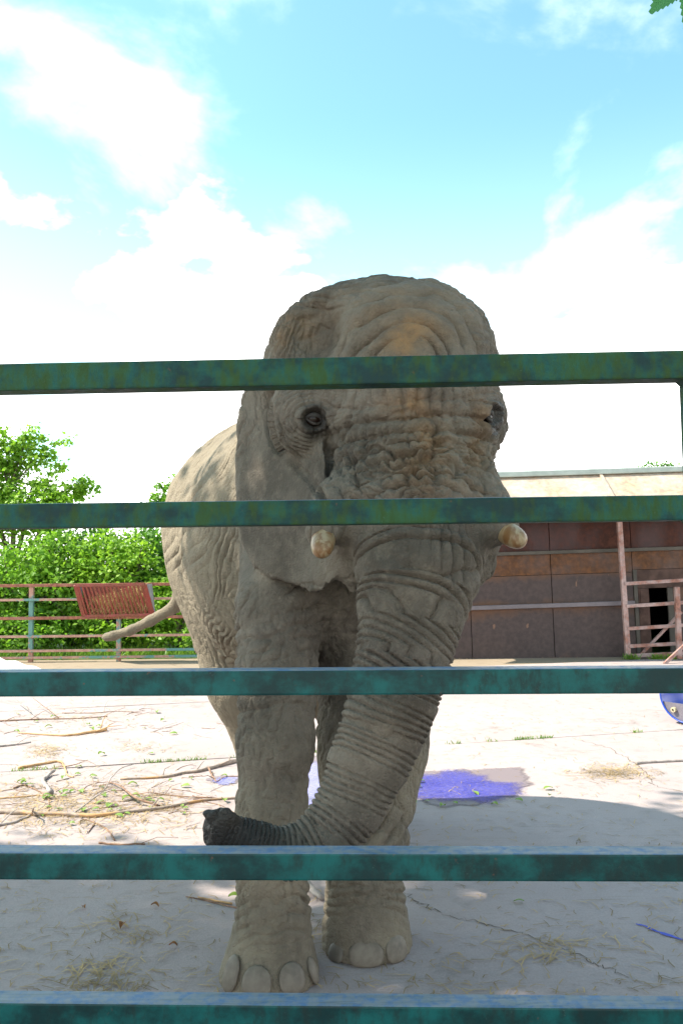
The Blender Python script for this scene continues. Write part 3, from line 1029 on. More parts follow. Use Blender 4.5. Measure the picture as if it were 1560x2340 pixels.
def carve(c, r_, k=0.04):
    c, r_ = np.array(c), np.array(r_)
    m_ = max(r_)
    sl, X, Y, Z = block(c - m_, c + m_, k + 0.05)
    k0 = np.sqrt(((X - c[0]) / r_[0]) ** 2 + ((Y - c[1]) / r_[1]) ** 2 + ((Z - c[2]) / r_[2]) ** 2)
    k1 = np.sqrt(((X - c[0]) / r_[0] ** 2) ** 2 + ((Y - c[1]) / r_[1] ** 2) ** 2 + ((Z - c[2]) / r_[2] ** 2) ** 2)
    d = k0 * (k0 - 1) / np.maximum(k1, 1e-4)
    FLD[sl] = -smin(-FLD[sl], d, k)


def ear(poly, fy, half=0.02, k=0.016):
    """a thin flap: outline in photograph pixels, depth given by fy(px, py)"""
    P3 = np.array([W(px, py, fy(px, py)) for px, py in poly])
    sl, X, Y, Z = block(P3.min(0), P3.max(0), 0.1)
    # pixel coordinates of every cell
    rx, ry, rz = X - CAM.x, Y - CAM.y, Z - CAM.z
    dep = rx * FWD.x + ry * FWD.y + rz * FWD.z
    px = CX + F_PX * (rx * RT.x + ry * RT.y + rz * RT.z) / dep
    py = CY - F_PX * (rx * UP.x + ry * UP.y + rz * UP.z) / dep
    n = len(poly)
    dmin = np.full(px.shape, 1e9, np.float32)
    inside = np.zeros(px.shape, bool)
    for i in range(n):
        (ax_, ay_), (bx, by) = poly[i], poly[(i + 1) % n]
        ex, ey_ = bx - ax_, by - ay_
        t = np.clip(((px - ax_) * ex + (py - ay_) * ey_) / (ex * ex + ey_ * ey_), 0, 1)
        dmin = np.minimum(dmin, (px - ax_ - t * ex) ** 2 + (py - ay_ - t * ey_) ** 2)
        cond = ((ay_ > py) != (by > py)) & (px < (bx - ax_) * (py - ay_) / ((by - ay_) if by != ay_ else 1e-6) + ax_)
        inside ^= cond
    d2 = np.sqrt(dmin) * np.where(inside, -1, 1) * (dep / F_PX)
    dy_ = np.abs(Y - fy(px, py)) * 0.88 - half
    d = np.where((d2 > 0) & (dy_ > 0), np.sqrt(np.maximum(d2, 0) ** 2 + np.maximum(dy_, 0) ** 2), np.maximum(d2, dy_))
    put(sl, d - 0.008, k)


# --- body
ellip((-0.26, 5.0, 1.74), (0.70, 0.95, 0.80), 0.1, 0.06)
ellip((-0.40, 5.28, 1.86), (0.74, 0.62, 0.70), 0.12)
ellip((-0.02, 4.10, 1.72), (0.46, 0.55, 0.74), 0.10)                       # shoulders
rcone((-0.10, 4.1, 2.15), (-0.35, 5.3, 2.22), 0.32, 0.34, 0.2)            # back ridge
rcone((0.18, 3.98, 1.98), (-0.02, 4.35, 1.90), 0.42, 0.50, 0.12)          # neck
# hind legs
rcone((-0.65, 5.18, 1.60), (-0.55, 5.20, 0.95), 0.40, 0.30, 0.12)
rcone((-0.55, 5.20, 0.95), (-0.47, 5.28, 0.50), 0.29, 0.20, 0.08)
rcone((-0.47, 5.28, 0.50), (-0.46, 5.30, 0.10), 0.185, 0.20, 0.06)
rcone((0.02, 5.25, 1.45), (0.06, 5.30, 0.85), 0.40, 0.28, 0.12)
rcone((0.06, 5.30, 0.85), (0.12, 5.36, 0.45), 0.27, 0.18, 0.08)
rcone((0.12, 5.36, 0.45), (0.12, 5.36, 0.10), 0.18, 0.20, 0.06)
# front legs
chain([(662, 1270, 3.950, 112), (637, 1390, 3.682, 94), (633, 1550, 3.561, 88), (630, 1700, 3.507, 83), (620, 1850, 3.473, 74), (620, 2000, 3.430, 76), (624, 2105, 3.410, 77), (618, 2185, 3.400, 90)], 0.05)
chain([(618, 2185, 3.400, 90), (615, 2254, 3.390, 116)], 0.05)
chain([(870, 1380, 4.050, 125), (862, 1560, 3.893, 128), (850, 1700, 3.797, 118), (842, 1800, 3.731, 100), (836, 1920, 3.690, 84), (832, 2030, 3.650, 77), (836, 2110, 3.640, 88)], 0.07)
chain([(836, 2110, 3.640, 88), (838, 2172, 3.640, 102)], 0.05)
# skull, forehead, cheeks
ellip(W(866, 862, 3.72), (0.495, 0.46, 0.43), 0.08)
rcone(W(770, 830, 3.62), W(955, 830, 3.62), 0.30, 0.34, 0.12)
chain([(930, 850, 3.50, 178), (942, 960, 3.43, 178), (950, 1060, 3.34, 160)], 0.10)
ellip(W(692, 962, 3.48), (0.150, 0.17, 0.185), 0.05)
ellip(W(1084, 965, 3.52), (0.138, 0.17, 0.165), 0.07)
# trunk
TR_PTS = [(950, 1060, 3.34, 158), (953, 1150, 3.22, 150), (955, 1230, 3.12, 146), (953, 1310, 3.04, 131), (940, 1400, 2.97, 114), (922, 1500, 2.92, 101), (898, 1594, 2.88, 94),
          (872, 1672, 2.85, 88), (840, 1748, 2.82, 81), (800, 1838, 2.79, 70), (756, 1902, 2.765, 62), (702, 1942, 2.745, 54), (640, 1952, 2.725, 48), (575, 1930, 2.705, 45), (500, 1899, 2.69, 41)]
chain(TR_PTS, 0.045)
chain([(712, 1030, 3.50, 46), (748, 1120, 3.42, 44)], 0.05)
# tusk sheaths and lips
chain([(850, 1075, 3.30, 80), (775, 1165, 3.14, 60), (740, 1212, 3.01, 43)], 0.07)
chain([(1040, 1075, 3.30, 80), (1105, 1160, 3.16, 55), (1148, 1208, 3.05, 38)], 0.07)
chain([(800, 1215, 3.20, 62), (806, 1300, 3.22, 34), (815, 1340, 3.22, 18)], 0.05)
chain([(1100, 1215, 3.18, 50), (1093, 1290, 3.20, 32), (1076, 1335, 3.20, 16)], 0.05)
# ears: the near flap lies back along the neck
EAR_L = [(625, 800), (590, 838), (558, 895), (545, 960), (541, 1060), (545, 1180), (556, 1240), (580, 1288), (620, 1316), (655, 1326), (690, 1338), (715, 1350), (738, 1346), (764, 1318), (776, 1275), (768, 1190), (745, 1120), (735, 1000), (720, 850)]
ear(EAR_L, lambda px, py: 3.48 + (640 - px) * 0.0022 + np.clip((1170 - py) / 250, 0, 1) * 0.15 + 0.012 * np.sin(px * 0.045 + py * 0.012) * np.clip((py - 1150) / 150, 0, 1) )
EAR_R = [(1040, 830), (1090, 880), (1112, 950), (1117, 1030), (1116, 1105), (1108, 1180), (1080, 1260), (1040, 1290), (1000, 1200), (1000, 900)]
ear(EAR_R, lambda px, py: 3.78 + (px - 1050) * 0.0022)
# tail, held out to the side
tl = [W(425, 1350, 5.80), W(398, 1388, 5.86), W(345, 1418, 5.92), W(300, 1440, 5.95), W(262, 1452, 5.97), W(244, 1456, 5.98)]
for a_, b_, ra_, rb_ in zip(tl[:-1], tl[1:], (0.07, 0.045, 0.040, 0.036, 0.034), (0.045, 0.040, 0.036, 0.034, 0.038)):
    rcone(a_, b_, ra_, rb_, 0.03)
rcone((-0.75, 5.6, 1.75), tl[0], 0.30, 0.07, 0.08)
# trunk tip: finger, nostrils
tip = np.array(W(470, 1896, 2.68))
rcone(W(530, 1872, 2.66), W(522, 1858, 2.64), 0.028, 0.018, 0.03)
rcone(W(500, 1866, 2.66), W(474, 1864, 2.66), 0.030, 0.022, 0.03)
carve(W(459, 1882, 2.66), (0.035, 0.016, 0.022), 0.012)
carve(W(459, 1912, 2.66), (0.035, 0.018, 0.022), 0.012)
# temple hollow and the pit between ear and jaw
carve(W(720, 752, 3.36), (0.10, 0.115, 0.14), 0.10)
# flat soles
FLD = np.maximum(FLD, (-0.002 - gz)[None, None, :].astype(np.float32))


def surface_nets(F, xs_, ys_, zs_):
    ins = F < 0
    nx, ny, nz = F.shape
    c = np.zeros((nx - 1, ny - 1, nz - 1), np.int8)
    for a in (0, 1):
        for b in (0, 1):
            for d in (0, 1):
                c += ins[a:nx - 1 + a, b:ny - 1 + b, d:nz - 1 + d]
    act = np.argwhere((c > 0) & (c < 8))
    idx = np.full(c.shape, -1, np.int32)
    idx[act[:, 0], act[:, 1], act[:, 2]] = np.arange(len(act))
    grid = (xs_, ys_, zs_)
    acc = np.zeros((len(act), 3))
    cnt = np.zeros(len(act))
    for axis in range(3):
        o1, o2 = [q for q in range(3) if q != axis]
        for u in (0, 1):
            for v in (0, 1):
                i0 = act.copy()
                i0[:, o1] += u
                i0[:, o2] += v
                i1 = i0.copy()
                i1[:, axis] += 1
                f0, f1 = F[tuple(i0.T)], F[tuple(i1.T)]
                m_ = (f0 < 0) != (f1 < 0)
                t = np.where(m_, f0 / np.where(m_, f0 - f1, 1), 0)
                for q in range(3):
                    g = grid[q]
                    p0, p1 = g[i0[:, q]], g[i1[:, q]]
                    acc[:, q] += np.where(m_, p0 + t * (p1 - p0), 0)
                cnt += m_
    V = acc / cnt[:, None]
    faces = []
    for axis in range(3):
        o1, o2 = (axis + 1) % 3, (axis + 2) % 3
        s0 = [slice(None)] * 3
        s1 = [slice(None)] * 3
        s0[axis] = slice(0, -1)
        s1[axis] = slice(1, None)
        a, b = ins[tuple(s0)], ins[tuple(s1)]
        e = np.argwhere(a != b)
        ok = (e[:, o1] > 0) & (e[:, o2] > 0) & (e[:, o1] < F.shape[o1] - 1) & (e[:, o2] < F.shape[o2] - 1)
        e = e[ok]
        flip = a[tuple(e.T)]
        q = []
        for (u, v) in ((-1, -1), (0, -1), (0, 0), (-1, 0)):
            w = e.copy()
            w[:, o1] += u
            w[:, o2] += v
            q.append(idx[tuple(w.T)])
        q = np.stack(q, 1)
        q = np.where(flip[:, None], q, q[:, ::-1])
        faces.append(q)
    return V, np.concatenate(faces)


EV, EF = surface_nets(FLD, gx, gy, gz)
me = bpy.data.meshes.new('body_base')
me.vertices.add(len(EV))
me.vertices.foreach_set('co', EV.astype(np.float32).ravel())
me.loops.add(EF.size)
me.loops.foreach_set('vertex_index', EF.astype(np.int32).ravel())
me.polygons.add(len(EF))
me.polygons.foreach_set('loop_start', np.arange(0, EF.size, 4, dtype=np.int32))
me.update(calc_edges=True)
me.validate()
# keep the largest connected piece only
tmp = bpy.data.objects.new('tmp', me)
COL.objects.link(tmp)
md = tmp.modifiers.new('sm', 'SMOOTH')
md.factor = 0.5
md.iterations = 2
md = tmp.modifiers.new('ss', 'SUBSURF')
md.levels = 2
md.render_levels = 2
dg = bpy.context.evaluated_depsgraph_get()
body = bpy.data.meshes.new_from_object(tmp.evaluated_get(dg))
bpy.data.objects.remove(tmp)
body.name = 'body'
nv = len(body.vertices)
co = np.empty(nv * 3, np.float32)
body.vertices.foreach_get('co', co)
co = co.reshape(-1, 3)
no = np.empty(nv * 3, np.float32)
body.vertex_normals.foreach_get('vector', no)
no = no.reshape(-1, 3)
x, y, z = co.T.astype(np.float32)
rel = co - np.array(CAM, np.float32)
dep = rel @ np.array(FWD, np.float32)
px = CX + F_PX * (rel @ np.array(RT, np.float32)) / dep
py = CY - F_PX * (rel @ np.array(UP, np.float32)) / dep
facing = np.clip(-(no * rel).sum(1) / np.linalg.norm(rel, axis=1), -1, 1)

# --- trunk coordinates: distance s along the trunk's axis
tw = [np.array(W(930, 790, 3.30))] + [np.array(W(p[0], p[1], p[2])) for p in [(942, 930, 3.36, 0)] + TR_PTS]
trr = [0.30, 0.29] + [p[3] * p[2] / F_PX for p in TR_PTS]
best = np.full(nv, 9.0, np.float32)
sarc = np.zeros(nv, np.float32)
s_run = 0.0
for a_, b_, ra_, rb_ in zip(tw[:-1], tw[1:], trr[:-1], trr[1:]):
    ba = b_ - a_
    l_ = np.linalg.norm(ba)
    t = np.clip((co - a_) @ ba / (l_ * l_), 0, 1).astype(np.float32)
    d = np.linalg.norm(co - (a_ + t[:, None] * ba), axis=1) / (ra_ + (rb_ - ra_) * t)
    m_ = d < best
    best = np.where(m_, d, best)
    sarc = np.where(m_, s_run + t * l_, sarc)
    s_run += l_
SL = s_run
on_trunk = sstep(best, 1.35, 1.12) * (y < 3.45)
low = fbm(x * 3.1, y * 3.1, z * 3.1, 2)
low2 = fbm(x * 7 + 9, y * 7, z * 7, 2)
fine = fbm(x * 26, y * 26, z * 26, 3)
# ring folds: the spacing shrinks from the brow to the tip
S = np.linspace(0, SL, 400)
lam = np.interp(S, [0, 0.25, 0.55, 0.75, 0.95, 1.2, 1.5, SL - 0.2, SL], [0.075, 0.070, 0.068, 0.062, 0.046, 0.030, 0.024, 0.017, 0.013])
PH = np.concatenate([[0], np.cumsum(0.5 * (1 / lam[1:] + 1 / lam[:-1]) * np.diff(S))])
lat = (px - np.interp(py, [800, 1060, 1230, 1310, 1400, 1500, 1594], [930, 950, 955, 953, 940, 922, 898])) * dep / F_PX
slant = np.where(py < 1250, 0.0, 1.0) * sstep(py, 1250, 1420) * 0.30 * sstep(py, 1640, 1540)
s2 = sarc + 0.022 * low + 0.010 * low2 - slant * lat
ph = np.interp(s2, S, PH).astype(np.float32)
amp = np.interp(sarc, [0, 0.18, 0.30, 0.55, 0.75, 0.95, 1.3, SL - 0.25, SL], [0.0, 0.002, 0.010, 0.011, 0.011, 0.010, 0.0080, 0.0048, 0.0024]).astype(np.float32)
modul = 0.80 + 0.65 * np.clip(0.5 + 1.4 * fbm(x * 5, y * 5, z * 9 + 4, 2), 0, 1)
disp = on_trunk * amp * modul * 1.25 * (fold(ph, 0.42) - 0.76)
# secondary half-spaced folds broken up by noise
disp += on_trunk * amp * 0.45 * np.clip(2.2 * fbm(x * 6 + 3, y * 6, z * 12, 2), 0, 1) * (fold(ph * 2.0 + 0.6 * low2, 0.6) - 0.7)
# upright creases that make the chequered front of the upper trunk
wv = on_trunk * gauss(py, 1250, 115) * sstep(np.abs(lat), 0.26, 0.16) * (facing > 0)
phv = lat / 0.042 + 0.9 * low + 0.5 * low2
disp += wv * 0.0085 * (fold(phv, 0.6) - 0.7) * np.clip(0.5 + 1.5 * fbm(x * 6, y * 6 + 8, z * 4, 2), 0.1, 1.1)
# crumpled bridge of the nose: short deep cross folds, broken into knobs
wb = gauss(px, 955, 125) * gauss(py, 1045, 105) * (y < 3.6)
rg = 1 - np.abs(fbm(x * 5.5 + 2.0 * low, y * 4, z * 17 + 1.2 * low2, 2)) * 2.6
disp += wb * (-0.022 * np.clip(rg, 0, 1) ** 2 + 0.008)
rg = 1 - np.abs(fbm(x * 22 + low, y * 8, z * 9, 2)) * 2.4
disp += wb * (-0.010 * np.clip(rg, 0, 1) ** 2 + 0.003)
# brow: upright pleats under the first rail
wb = gauss(px, 960, 120) * gauss(py, 905, 55) * (y < 3.6)
disp += wb * 0.012 * (fold(lat / 0.055 + 1.2 * low + 0.3 * low2, 0.6) - 0.7)
# long wavering pleats down either side of the face
for cxp, wd in ((800, 52), (1092, 34)):
    wb = gauss(px, cxp, wd) * gauss(py, 1010, 130) * (y < 3.7)
    rg = 1 - np.abs(fbm(x * 17 + 1.5 * low, y * 7, z * 4.5, 3)) * 2.3
    disp += wb * (-0.018 * np.clip(rg, 0, 1) ** 2 + 0.006)
# forehead: arcs round the knob above the brow
ra = np.sqrt(((px - 932) * np.where(px < 932, 0.80, 1.0)) ** 2 + ((py - 835) * 1.0) ** 2)
wf = sstep(py, 850, 800) * (y < 3.75) * sstep(ra, 235, 190) * sstep(np.abs(px - 932), 215, 150)
disp += wf * 0.017 * np.clip(0.6 + 1.6 * fbm(x * 5, y * 5, z * 5, 2), 0.12, 1.15) * (fold(ra / 33.0 + 0.9 * low + 0.45 * low2, 0.55) - 0.7)
disp += 0.022 * gauss(px, 932, 52) * gauss(py, 800, 60) * (y < 3.6)
wc = sstep(py, 850, 760) * (y < 3.9) * (facing > -.1)
rg = 1 - np.abs(fbm(x * 4 + low, y * 4, z * 15, 2)) * 2.6
disp += wc * sstep(ra, 130, 200) * -0.006 * np.clip(rg, 0, 1) ** 2
# temple: fine upright lines
wt = gauss(px, 645, 40) * gauss(py, 770, 75)
disp += wt * 0.006 * (fold((px + 0.35 * py) / 13.0 + low, 0.7) - 0.7)
# eyes: sunk ball, lids, creases round the socket
for ex, ey_, sx_, sd_ in ((717, 957, 1.0, -1), (1122, 951, 0.55, 1)):
    re = np.sqrt(((px - ex) / sx_) ** 2 + ((py - ey_) * 1.25) ** 2)
    near = (y < 3.75) * (facing > -0.2)
    disp += near * (-0.022 * gauss(re, 0, 17) + 0.012 * gauss(re, 33, 9) * (0.6 + 0.4 * (py < ey_)))
    side = sstep(sd_ * (px - ex), -15, 25 * sx_)
    wr = near * side * sstep(re, 30, 45) * sstep(re, 130, 95)
    disp += wr * 0.0042 * (fold(re / 11.5 + 0.5 * low + 0.25 * low2, 0.6) - 0.7)
    wr = near * (1 - side) * sstep(re, 28, 40) * sstep(re, 75, 55)
    disp += wr * 0.002 * (fold(re / 14.0 + 0.6 * low2, 0.6) - 0.7)
# the crease where the ear starts behind the cheek
def crease(pts_, wpx, depth, mask):
    dm = np.full(nv, 1e9, np.float32)
    for (ax_, ay_), (bx_, by_) in zip(pts_[:-1], pts_[1:]):
        ex_, ey2 = bx_ - ax_, by_ - ay_
        t_ = np.clip(((px - ax_) * ex_ + (py - ay_) * ey2) / (ex_ * ex_ + ey2 * ey2), 0, 1)
        dm = np.minimum(dm, (px - ax_ - t_ * ex_) ** 2 + (py - ay_ - t_ * ey2) ** 2)
    dm = np.sqrt(dm) + 3 * low2
    return -depth * np.exp(-(dm / wpx) ** 2) * mask


frontm = (y < 3.9) * (facing > 0)
disp += crease([(622, 860), (610, 910), (611, 970), (632, 1025), (672, 1062), (705, 1095), (735, 1135)], 8.0, 0.024, frontm)
disp += crease([(640, 905), (634, 960), (650, 1010), (690, 1050)], 3.5, 0.006, frontm)
disp += crease([(690, 930), (718, 922), (745, 945)], 4.0, 0.006, frontm)
disp += crease([(560, 1000), (566, 1100), (575, 1200)], 7.0, 0.003, frontm)
# ear: faint upright and crosswise ripples
we = gauss(px, 640, 90) * sstep(py, 950, 1050) * sstep(py, 1350, 1320) * sstep(y, 3.3, 3.45) * (y < 4.05)
disp += we * 0.0028 * fbm(x * 9, y * 9, z * 26, 3)
# flank: long folds that fan out over the hip
wfl = sstep(px, 560, 530) * (y > 4.05) * (z > 0.9)
fan = np.where(px > 470, (px - 545) * 1.0, (px - 545) * 1.0)
ang = np.arctan2(py - 860, px - 640)
phf = ang * 33.0 + 2.4 * low + 1.3 * low2
disp += wfl * 0.0080 * (0.25 + gauss(px, 508, 42)) * (fold(phf, 0.6) - 0.72) * np.clip(0.45 + 2.2 * fbm(x * 3.6, y * 3.6, z * 2.6 + 3, 2), 0.05, 1.15) * sstep(px, 375, 450)
dg_ = px * 0.80 + py * 0.62
wdi = wfl * sstep(px, 500, 440) * sstep(py, 1050, 1110) * sstep(py, 1330, 1270)
disp += wdi * 0.012 * (fold(dg_ / 23.0 + 0.9 * low, 0.55) - 0.72) * np.clip(0.4 + 1.9 * fbm(x * 3, y * 3 + 5, z * 3, 2), 0, 1.2)
lo_ = px * 0.86 - py * 0.5
wlo = wfl * sstep(py, 1320, 1400)
disp += wlo * 0.005 * (fold(lo_ / 14.0 + 0.9 * low + .4 * low2, 0.6) - 0.72) * np.clip(0.5 + 1.9 * fbm(x * 3, y * 3, z * 3 + 8, 2), 0.05, 1.2)
# left front leg: slanted arm folds high up, heavy ankle folds
legL = sstep(px, 770, 720) * sstep(px, 525, 545) * (y < 4.0) * (y > 3.0)
wl = legL * sstep(py, 1300, 1350) * sstep(py, 1560, 1480)
sl_ = py + (px - 630) * 0.42 - 0.0016 * (px - 630) ** 2
disp += wl * 0.014 * (fold(sl_ / 36.0 + 1.1 * low + .4 * low2, 0.55) - 0.72) * np.clip(0.45 + 1.7 * fbm(x * 4, y * 4, z * 4, 2), 0.05, 1.2)
wl = legL * gauss(py, 1640, 70)
disp += wl * 0.008 * (fold((py - 0.002 * (px - 630) ** 2) / 30.0 + 1.2 * low + .5 * low2, 0.55) - 0.72) * np.clip(0.2 + 2.2 * fbm(x * 5, y * 5, z * 5, 2), 0.0, 1.2)
wl = legL * gauss(py, 2072, 66)
disp += wl * 0.0095 * np.clip(0.7 + 1.6 * fbm(x * 6, y * 6, z * 6, 2), 0.1, 1.3) * (fold((py - 0.0035 * (px - 640) ** 2 + 0.10 * (px - 620)) / 29.0 + 1.3 * low + .8 * low2, 0.6) - 0.70)
legR = sstep(px, 735, 752) * (y > 3.3) * (y < 4.1)
wl = legR * gauss(py, 2045, 48) * sstep(px, 990, 960)
disp += wl * 0.008 * np.clip(0.7 + 1.6 * fbm(x * 6, y * 6, z * 6, 2), 0.1, 1.3) * (fold((py - 0.003 * (px - 835) ** 2) / 24.0 + 1.2 * low + .7 * low2, 0.6) - 0.70)
wl = legR * gauss(py, 1900, 60) * sstep(px, 990, 960)
disp += wl * 0.014 * (fold((px * 0.75 + py * 0.6) / 30.0 + 1.2 * low + .4 * low2, 0.6) - 0.70)
# photographs of old hide show these folds cut deep
disp = np.clip(disp * WR_GAIN, -0.036, 0.022)
# all over: crackled hide, stronger on the legs and body, weaker on the ear
rg = np.clip(1 - np.abs(fbm(x * 13 + low, y * 13, z * 8, 3)) * 2.5, 0, 1) ** 2
hide = np.where(we > 0.4, 0.25, 1.0) * (1 - 0.6 * on_trunk)
hide = hide * np.where(z < 0.22, 0.35, 1.0) * (1 - 0.62 * sstep(y, 4.0, 4.3))
earm = np.exp(-((y - (3.48 + (640 - px) * 0.0022 + np.clip((1170 - py) / 250, 0, 1) * 0.15)) / 0.06) ** 2) * sstep(px, 530, 545) * sstep(px, 790, 770) * sstep(py, 1020, 1100) * (py < 1380)
hide = hide * (1 - 0.85 * earm)
disp = disp * (1 - 0.7 * earm)
disp += hide * (-0.0105 * rg + 0.0034 + 0.0045 * low2 + 0.0014 * fine)
chest = (px > 690) * (px < 850) * (py > 1330) * (py < 1600) * (y > 3.15)
rg = np.clip(1 - np.abs(fbm(x * 20 + low, y * 10, z * 5, 2)) * 2.3, 0, 1) ** 2
disp += chest * (-0.010 * rg + 0.003)
# tail rings
wtl = (px < 400) * (y > 5.6) * (py > 1370)
disp = np.where(wtl > 0, 0.002 * fine, disp)
disp = disp * np.where(z < 0.03, sstep(z, 0.0, 0.03), 1.0)
co2 = co + no * disp[:, None].astype(np.float32)
body.vertices.foreach_set('co', co2.ravel())


def setattr_(me_, name, arr):
    a = me_.attributes.new(name, 'FLOAT', 'POINT')
    a.data.foreach_set('value', np.ascontiguousarray(arr, np.float32))


clay = 0.95 * gauss(px, 932, 42) * gauss(py, 782, 44) + 0.8 * gauss(px, 935, 62) * gauss(py, 922, 30) + 0.5 * gauss(px, 975, 75) * gauss(py, 1030, 90) + 0.3 * gauss(px, 930, 130) * gauss(py, 740, 70) + 0.35 * gauss(px, 690, 45) * gauss(py, 745, 45)
clay += 0.35 * gauss(px, 1095, 22) * gauss(py, 980, 120) + 0.25 * gauss(px, 640, 26) * gauss(py, 780, 60)
clay = np.clip(clay * (0.55 + 1.5 * np.clip(fbm(x * 9, y * 9, z * 5, 3) + 0.3, 0, 1)), 0, 1) * (y < 3.8)
setattr_(body, 'clay', clay * 0.72)
damp_shade = sstep(sarc + 0.05 * low2, SL - 0.44, SL - 0.06) * sstep(best, 2.2, 1.9) * (y < 2.9) * (px < 700)
for ex, ey_, sx_ in ((718, 962, 1.0), (1129, 953, 0.55)):
    damp_shade = np.maximum(damp_shade, 0.92 * sstep(np.sqrt(((px - ex) / sx_) ** 2 + ((py - ey_) * 0.85) ** 2) + 9 * low2, 46, 22) * (y < 3.7))
damp_shade = np.maximum(damp_shade, 0.45 * gauss(px, 735, 30) * gauss(py, 735, 60) * np.clip(0.5 + 1.5 * low2, 0, 1))  # shade of the temple hollow painted in beside the damp skin
setattr_(body, 'damp_shade', damp_shade)
dust_sun = sstep(z, 1.15, 0.55) * (y < 4.1) * (1 - on_trunk) * np.clip(0.65 + 1.0 * fbm(x * 3, y * 3, z * 3, 3), 0, 1)
dust_sun = np.maximum(dust_sun, sstep(y, 3.95, 4.25) * 1.0)  # dusty rear body; the flank's sunlit tone is put into it as well
setattr_(body, 'dust_sun', dust_sun)
body.polygons.foreach_set('use_smooth', np.ones(len(body.polygons), bool))
body.update()

m_ = Mat('elephant_hide')
p_ = m_.pos()
f1 = m_.noise(p_, 2.6, 7, 0.62)
f2 = m_.noise(p_, 22, 6, 0.68)
f3 = m_.noise(p_, 130, 4, 0.7)
vo = m_.n('ShaderNodeTexVoronoi')
vo.feature = 'DISTANCE_TO_EDGE'
vo.inputs['Scale'].default_value = 60
wn = m_.n('ShaderNodeVectorMath')
wn.operation = 'MULTIPLY_ADD'
nz_ = m_.n('ShaderNodeTexNoise')
nz_.inputs['Scale'].default_value = 30
m_.l(p_, nz_.inputs['Vector'])
m_.l(nz_.outputs['Color'], wn.inputs[0])
wn.inputs[1].default_value = (0.012, 0.012, 0.012)
m_.l(p_, wn.inputs[2])
m_.l(wn.outputs[0], vo.inputs['Vector'])
c_ = m_.mix(m_.rng(f1, 0.34, 0.66), (0.076, 0.062, 0.049), (0.152, 0.127, 0.100))
c_ = m_.mix(m_.rng(f2, 0.45, 0.75, 0, 0.5), c_, (0.205, 0.170, 0.131))
c_ = m_.mix(m_.rng(f3, 0.5, 0.8, 0, 0.4), c_, (0.050, 0.042, 0.035))
c_ = m_.mix(m_.math('MULTIPLY', m_.attr('dust_sun'), m_.rng(f2, 0.2, 0.6, 0.45, 0.95)), c_, (0.20, 0.165, 0.118))
c_ = m_.mix(m_.math('MULTIPLY', m_.attr('clay'), m_.rng(f2, 0.3, 0.6, 0.5, 1.0)), c_, (0.25, 0.135, 0.055))
c_ = m_.mix(m_.math('MULTIPLY', m_.attr('damp_shade'), 0.9), c_, (0.014, 0.012, 0.011))
m_.col(c_)
m_.rough(m_.rng(m_.attr('damp_shade'), 0, 1, 0.86, 0.5)).spec(0.25)
h_ = m_.math('ADD', m_.math('MULTIPLY', m_.rng(vo.outputs['Distance'], 0.0, 0.25), 0.5), m_.math('ADD', f2, m_.math('MULTIPLY', f3, 0.5)))
m_.bump(h_, 0.7, 0.0045)
M['elephant_hide'] = m_.m
body.materials.append(m_.m)

eleph = empty('elephant', (-0.1, 4.2, 0), label='big grey elephant standing behind the green gate with its trunk curled sideways', cat='elephant')
link('body', body, eleph)
BV = BVHTree.FromPolygons([Vector(v) for v in EV], [tuple(int(i) for i in f) for f in EF])


def hit(px_, py_):
    h = BV.ray_cast(CAM, ray(px_, py_).normalized())
    return h[0], h[1]


m_ = Mat('ivory')
p_ = m_.pos((1, 1, 0.35))
f_ = m_.noise(p_, 28, 6, 0.65, 0.6)
g_ = m_.noise(m_.pos(), 14, 4, 0.6)
c_ = m_.mix(m_.rng(f_, 0.40, 0.60), (0.34, 0.25, 0.145), (0.20, 0.095, 0.035))
c_ = m_.mix(m_.rng(g_, 0.62, 0.74, 0, 0.85), c_, (0.10, 0.07, 0.035))
m_.col(c_).rough(0.4).spec(0.5)
m_.bump(f_, 0.3, 0.002)
M['ivory'] = m_.m


def stub(pts, rad, name, lab):
    mb = MB()
    mb.tube(pts, rad, 20)
    o = mb.build(name, M['ivory'], eleph, smooth=True)
    o['label'] = lab
    s_ = o.modifiers.new('s', 'SUBSURF')
    s_.levels = s_.render_levels = 1
    return o


def stub_curve(a, b, r0):
    a, b = Vector(a), Vector(b)
    ts = [0, 0.35, 0.6, 0.78, 0.90, 0.97, 1.0]
    fr = [1.0, 1.02, 1.0, 0.92, 0.74, 0.45, 0.12]
    return [a.lerp(b, t) for t in ts], [r0 * f for f in fr]


q, r_ = stub_curve(W(744, 1205, 3.06), W(733, 1266, 2.885), 0.044)
stub(q, r_, 'tusk', 'short stained tusk stub against the flank-side ear')
q, r_ = stub_curve(W(1138, 1205, 3.08), W(1194, 1240, 2.93), 0.042)
stub(q, r_, 'tusk', 'short stained tusk stub with dark chips pointing at the shed')

m_ = Mat('eye_ball')
m_.col((0.012, 0.006, 0.004)).rough(0.2).spec(0.2)
M['eye_ball'] = m_.m
simple('eyelid', (0.040, 0.034, 0.030), 0.7, 0.3, 60, bumpd=0.004)


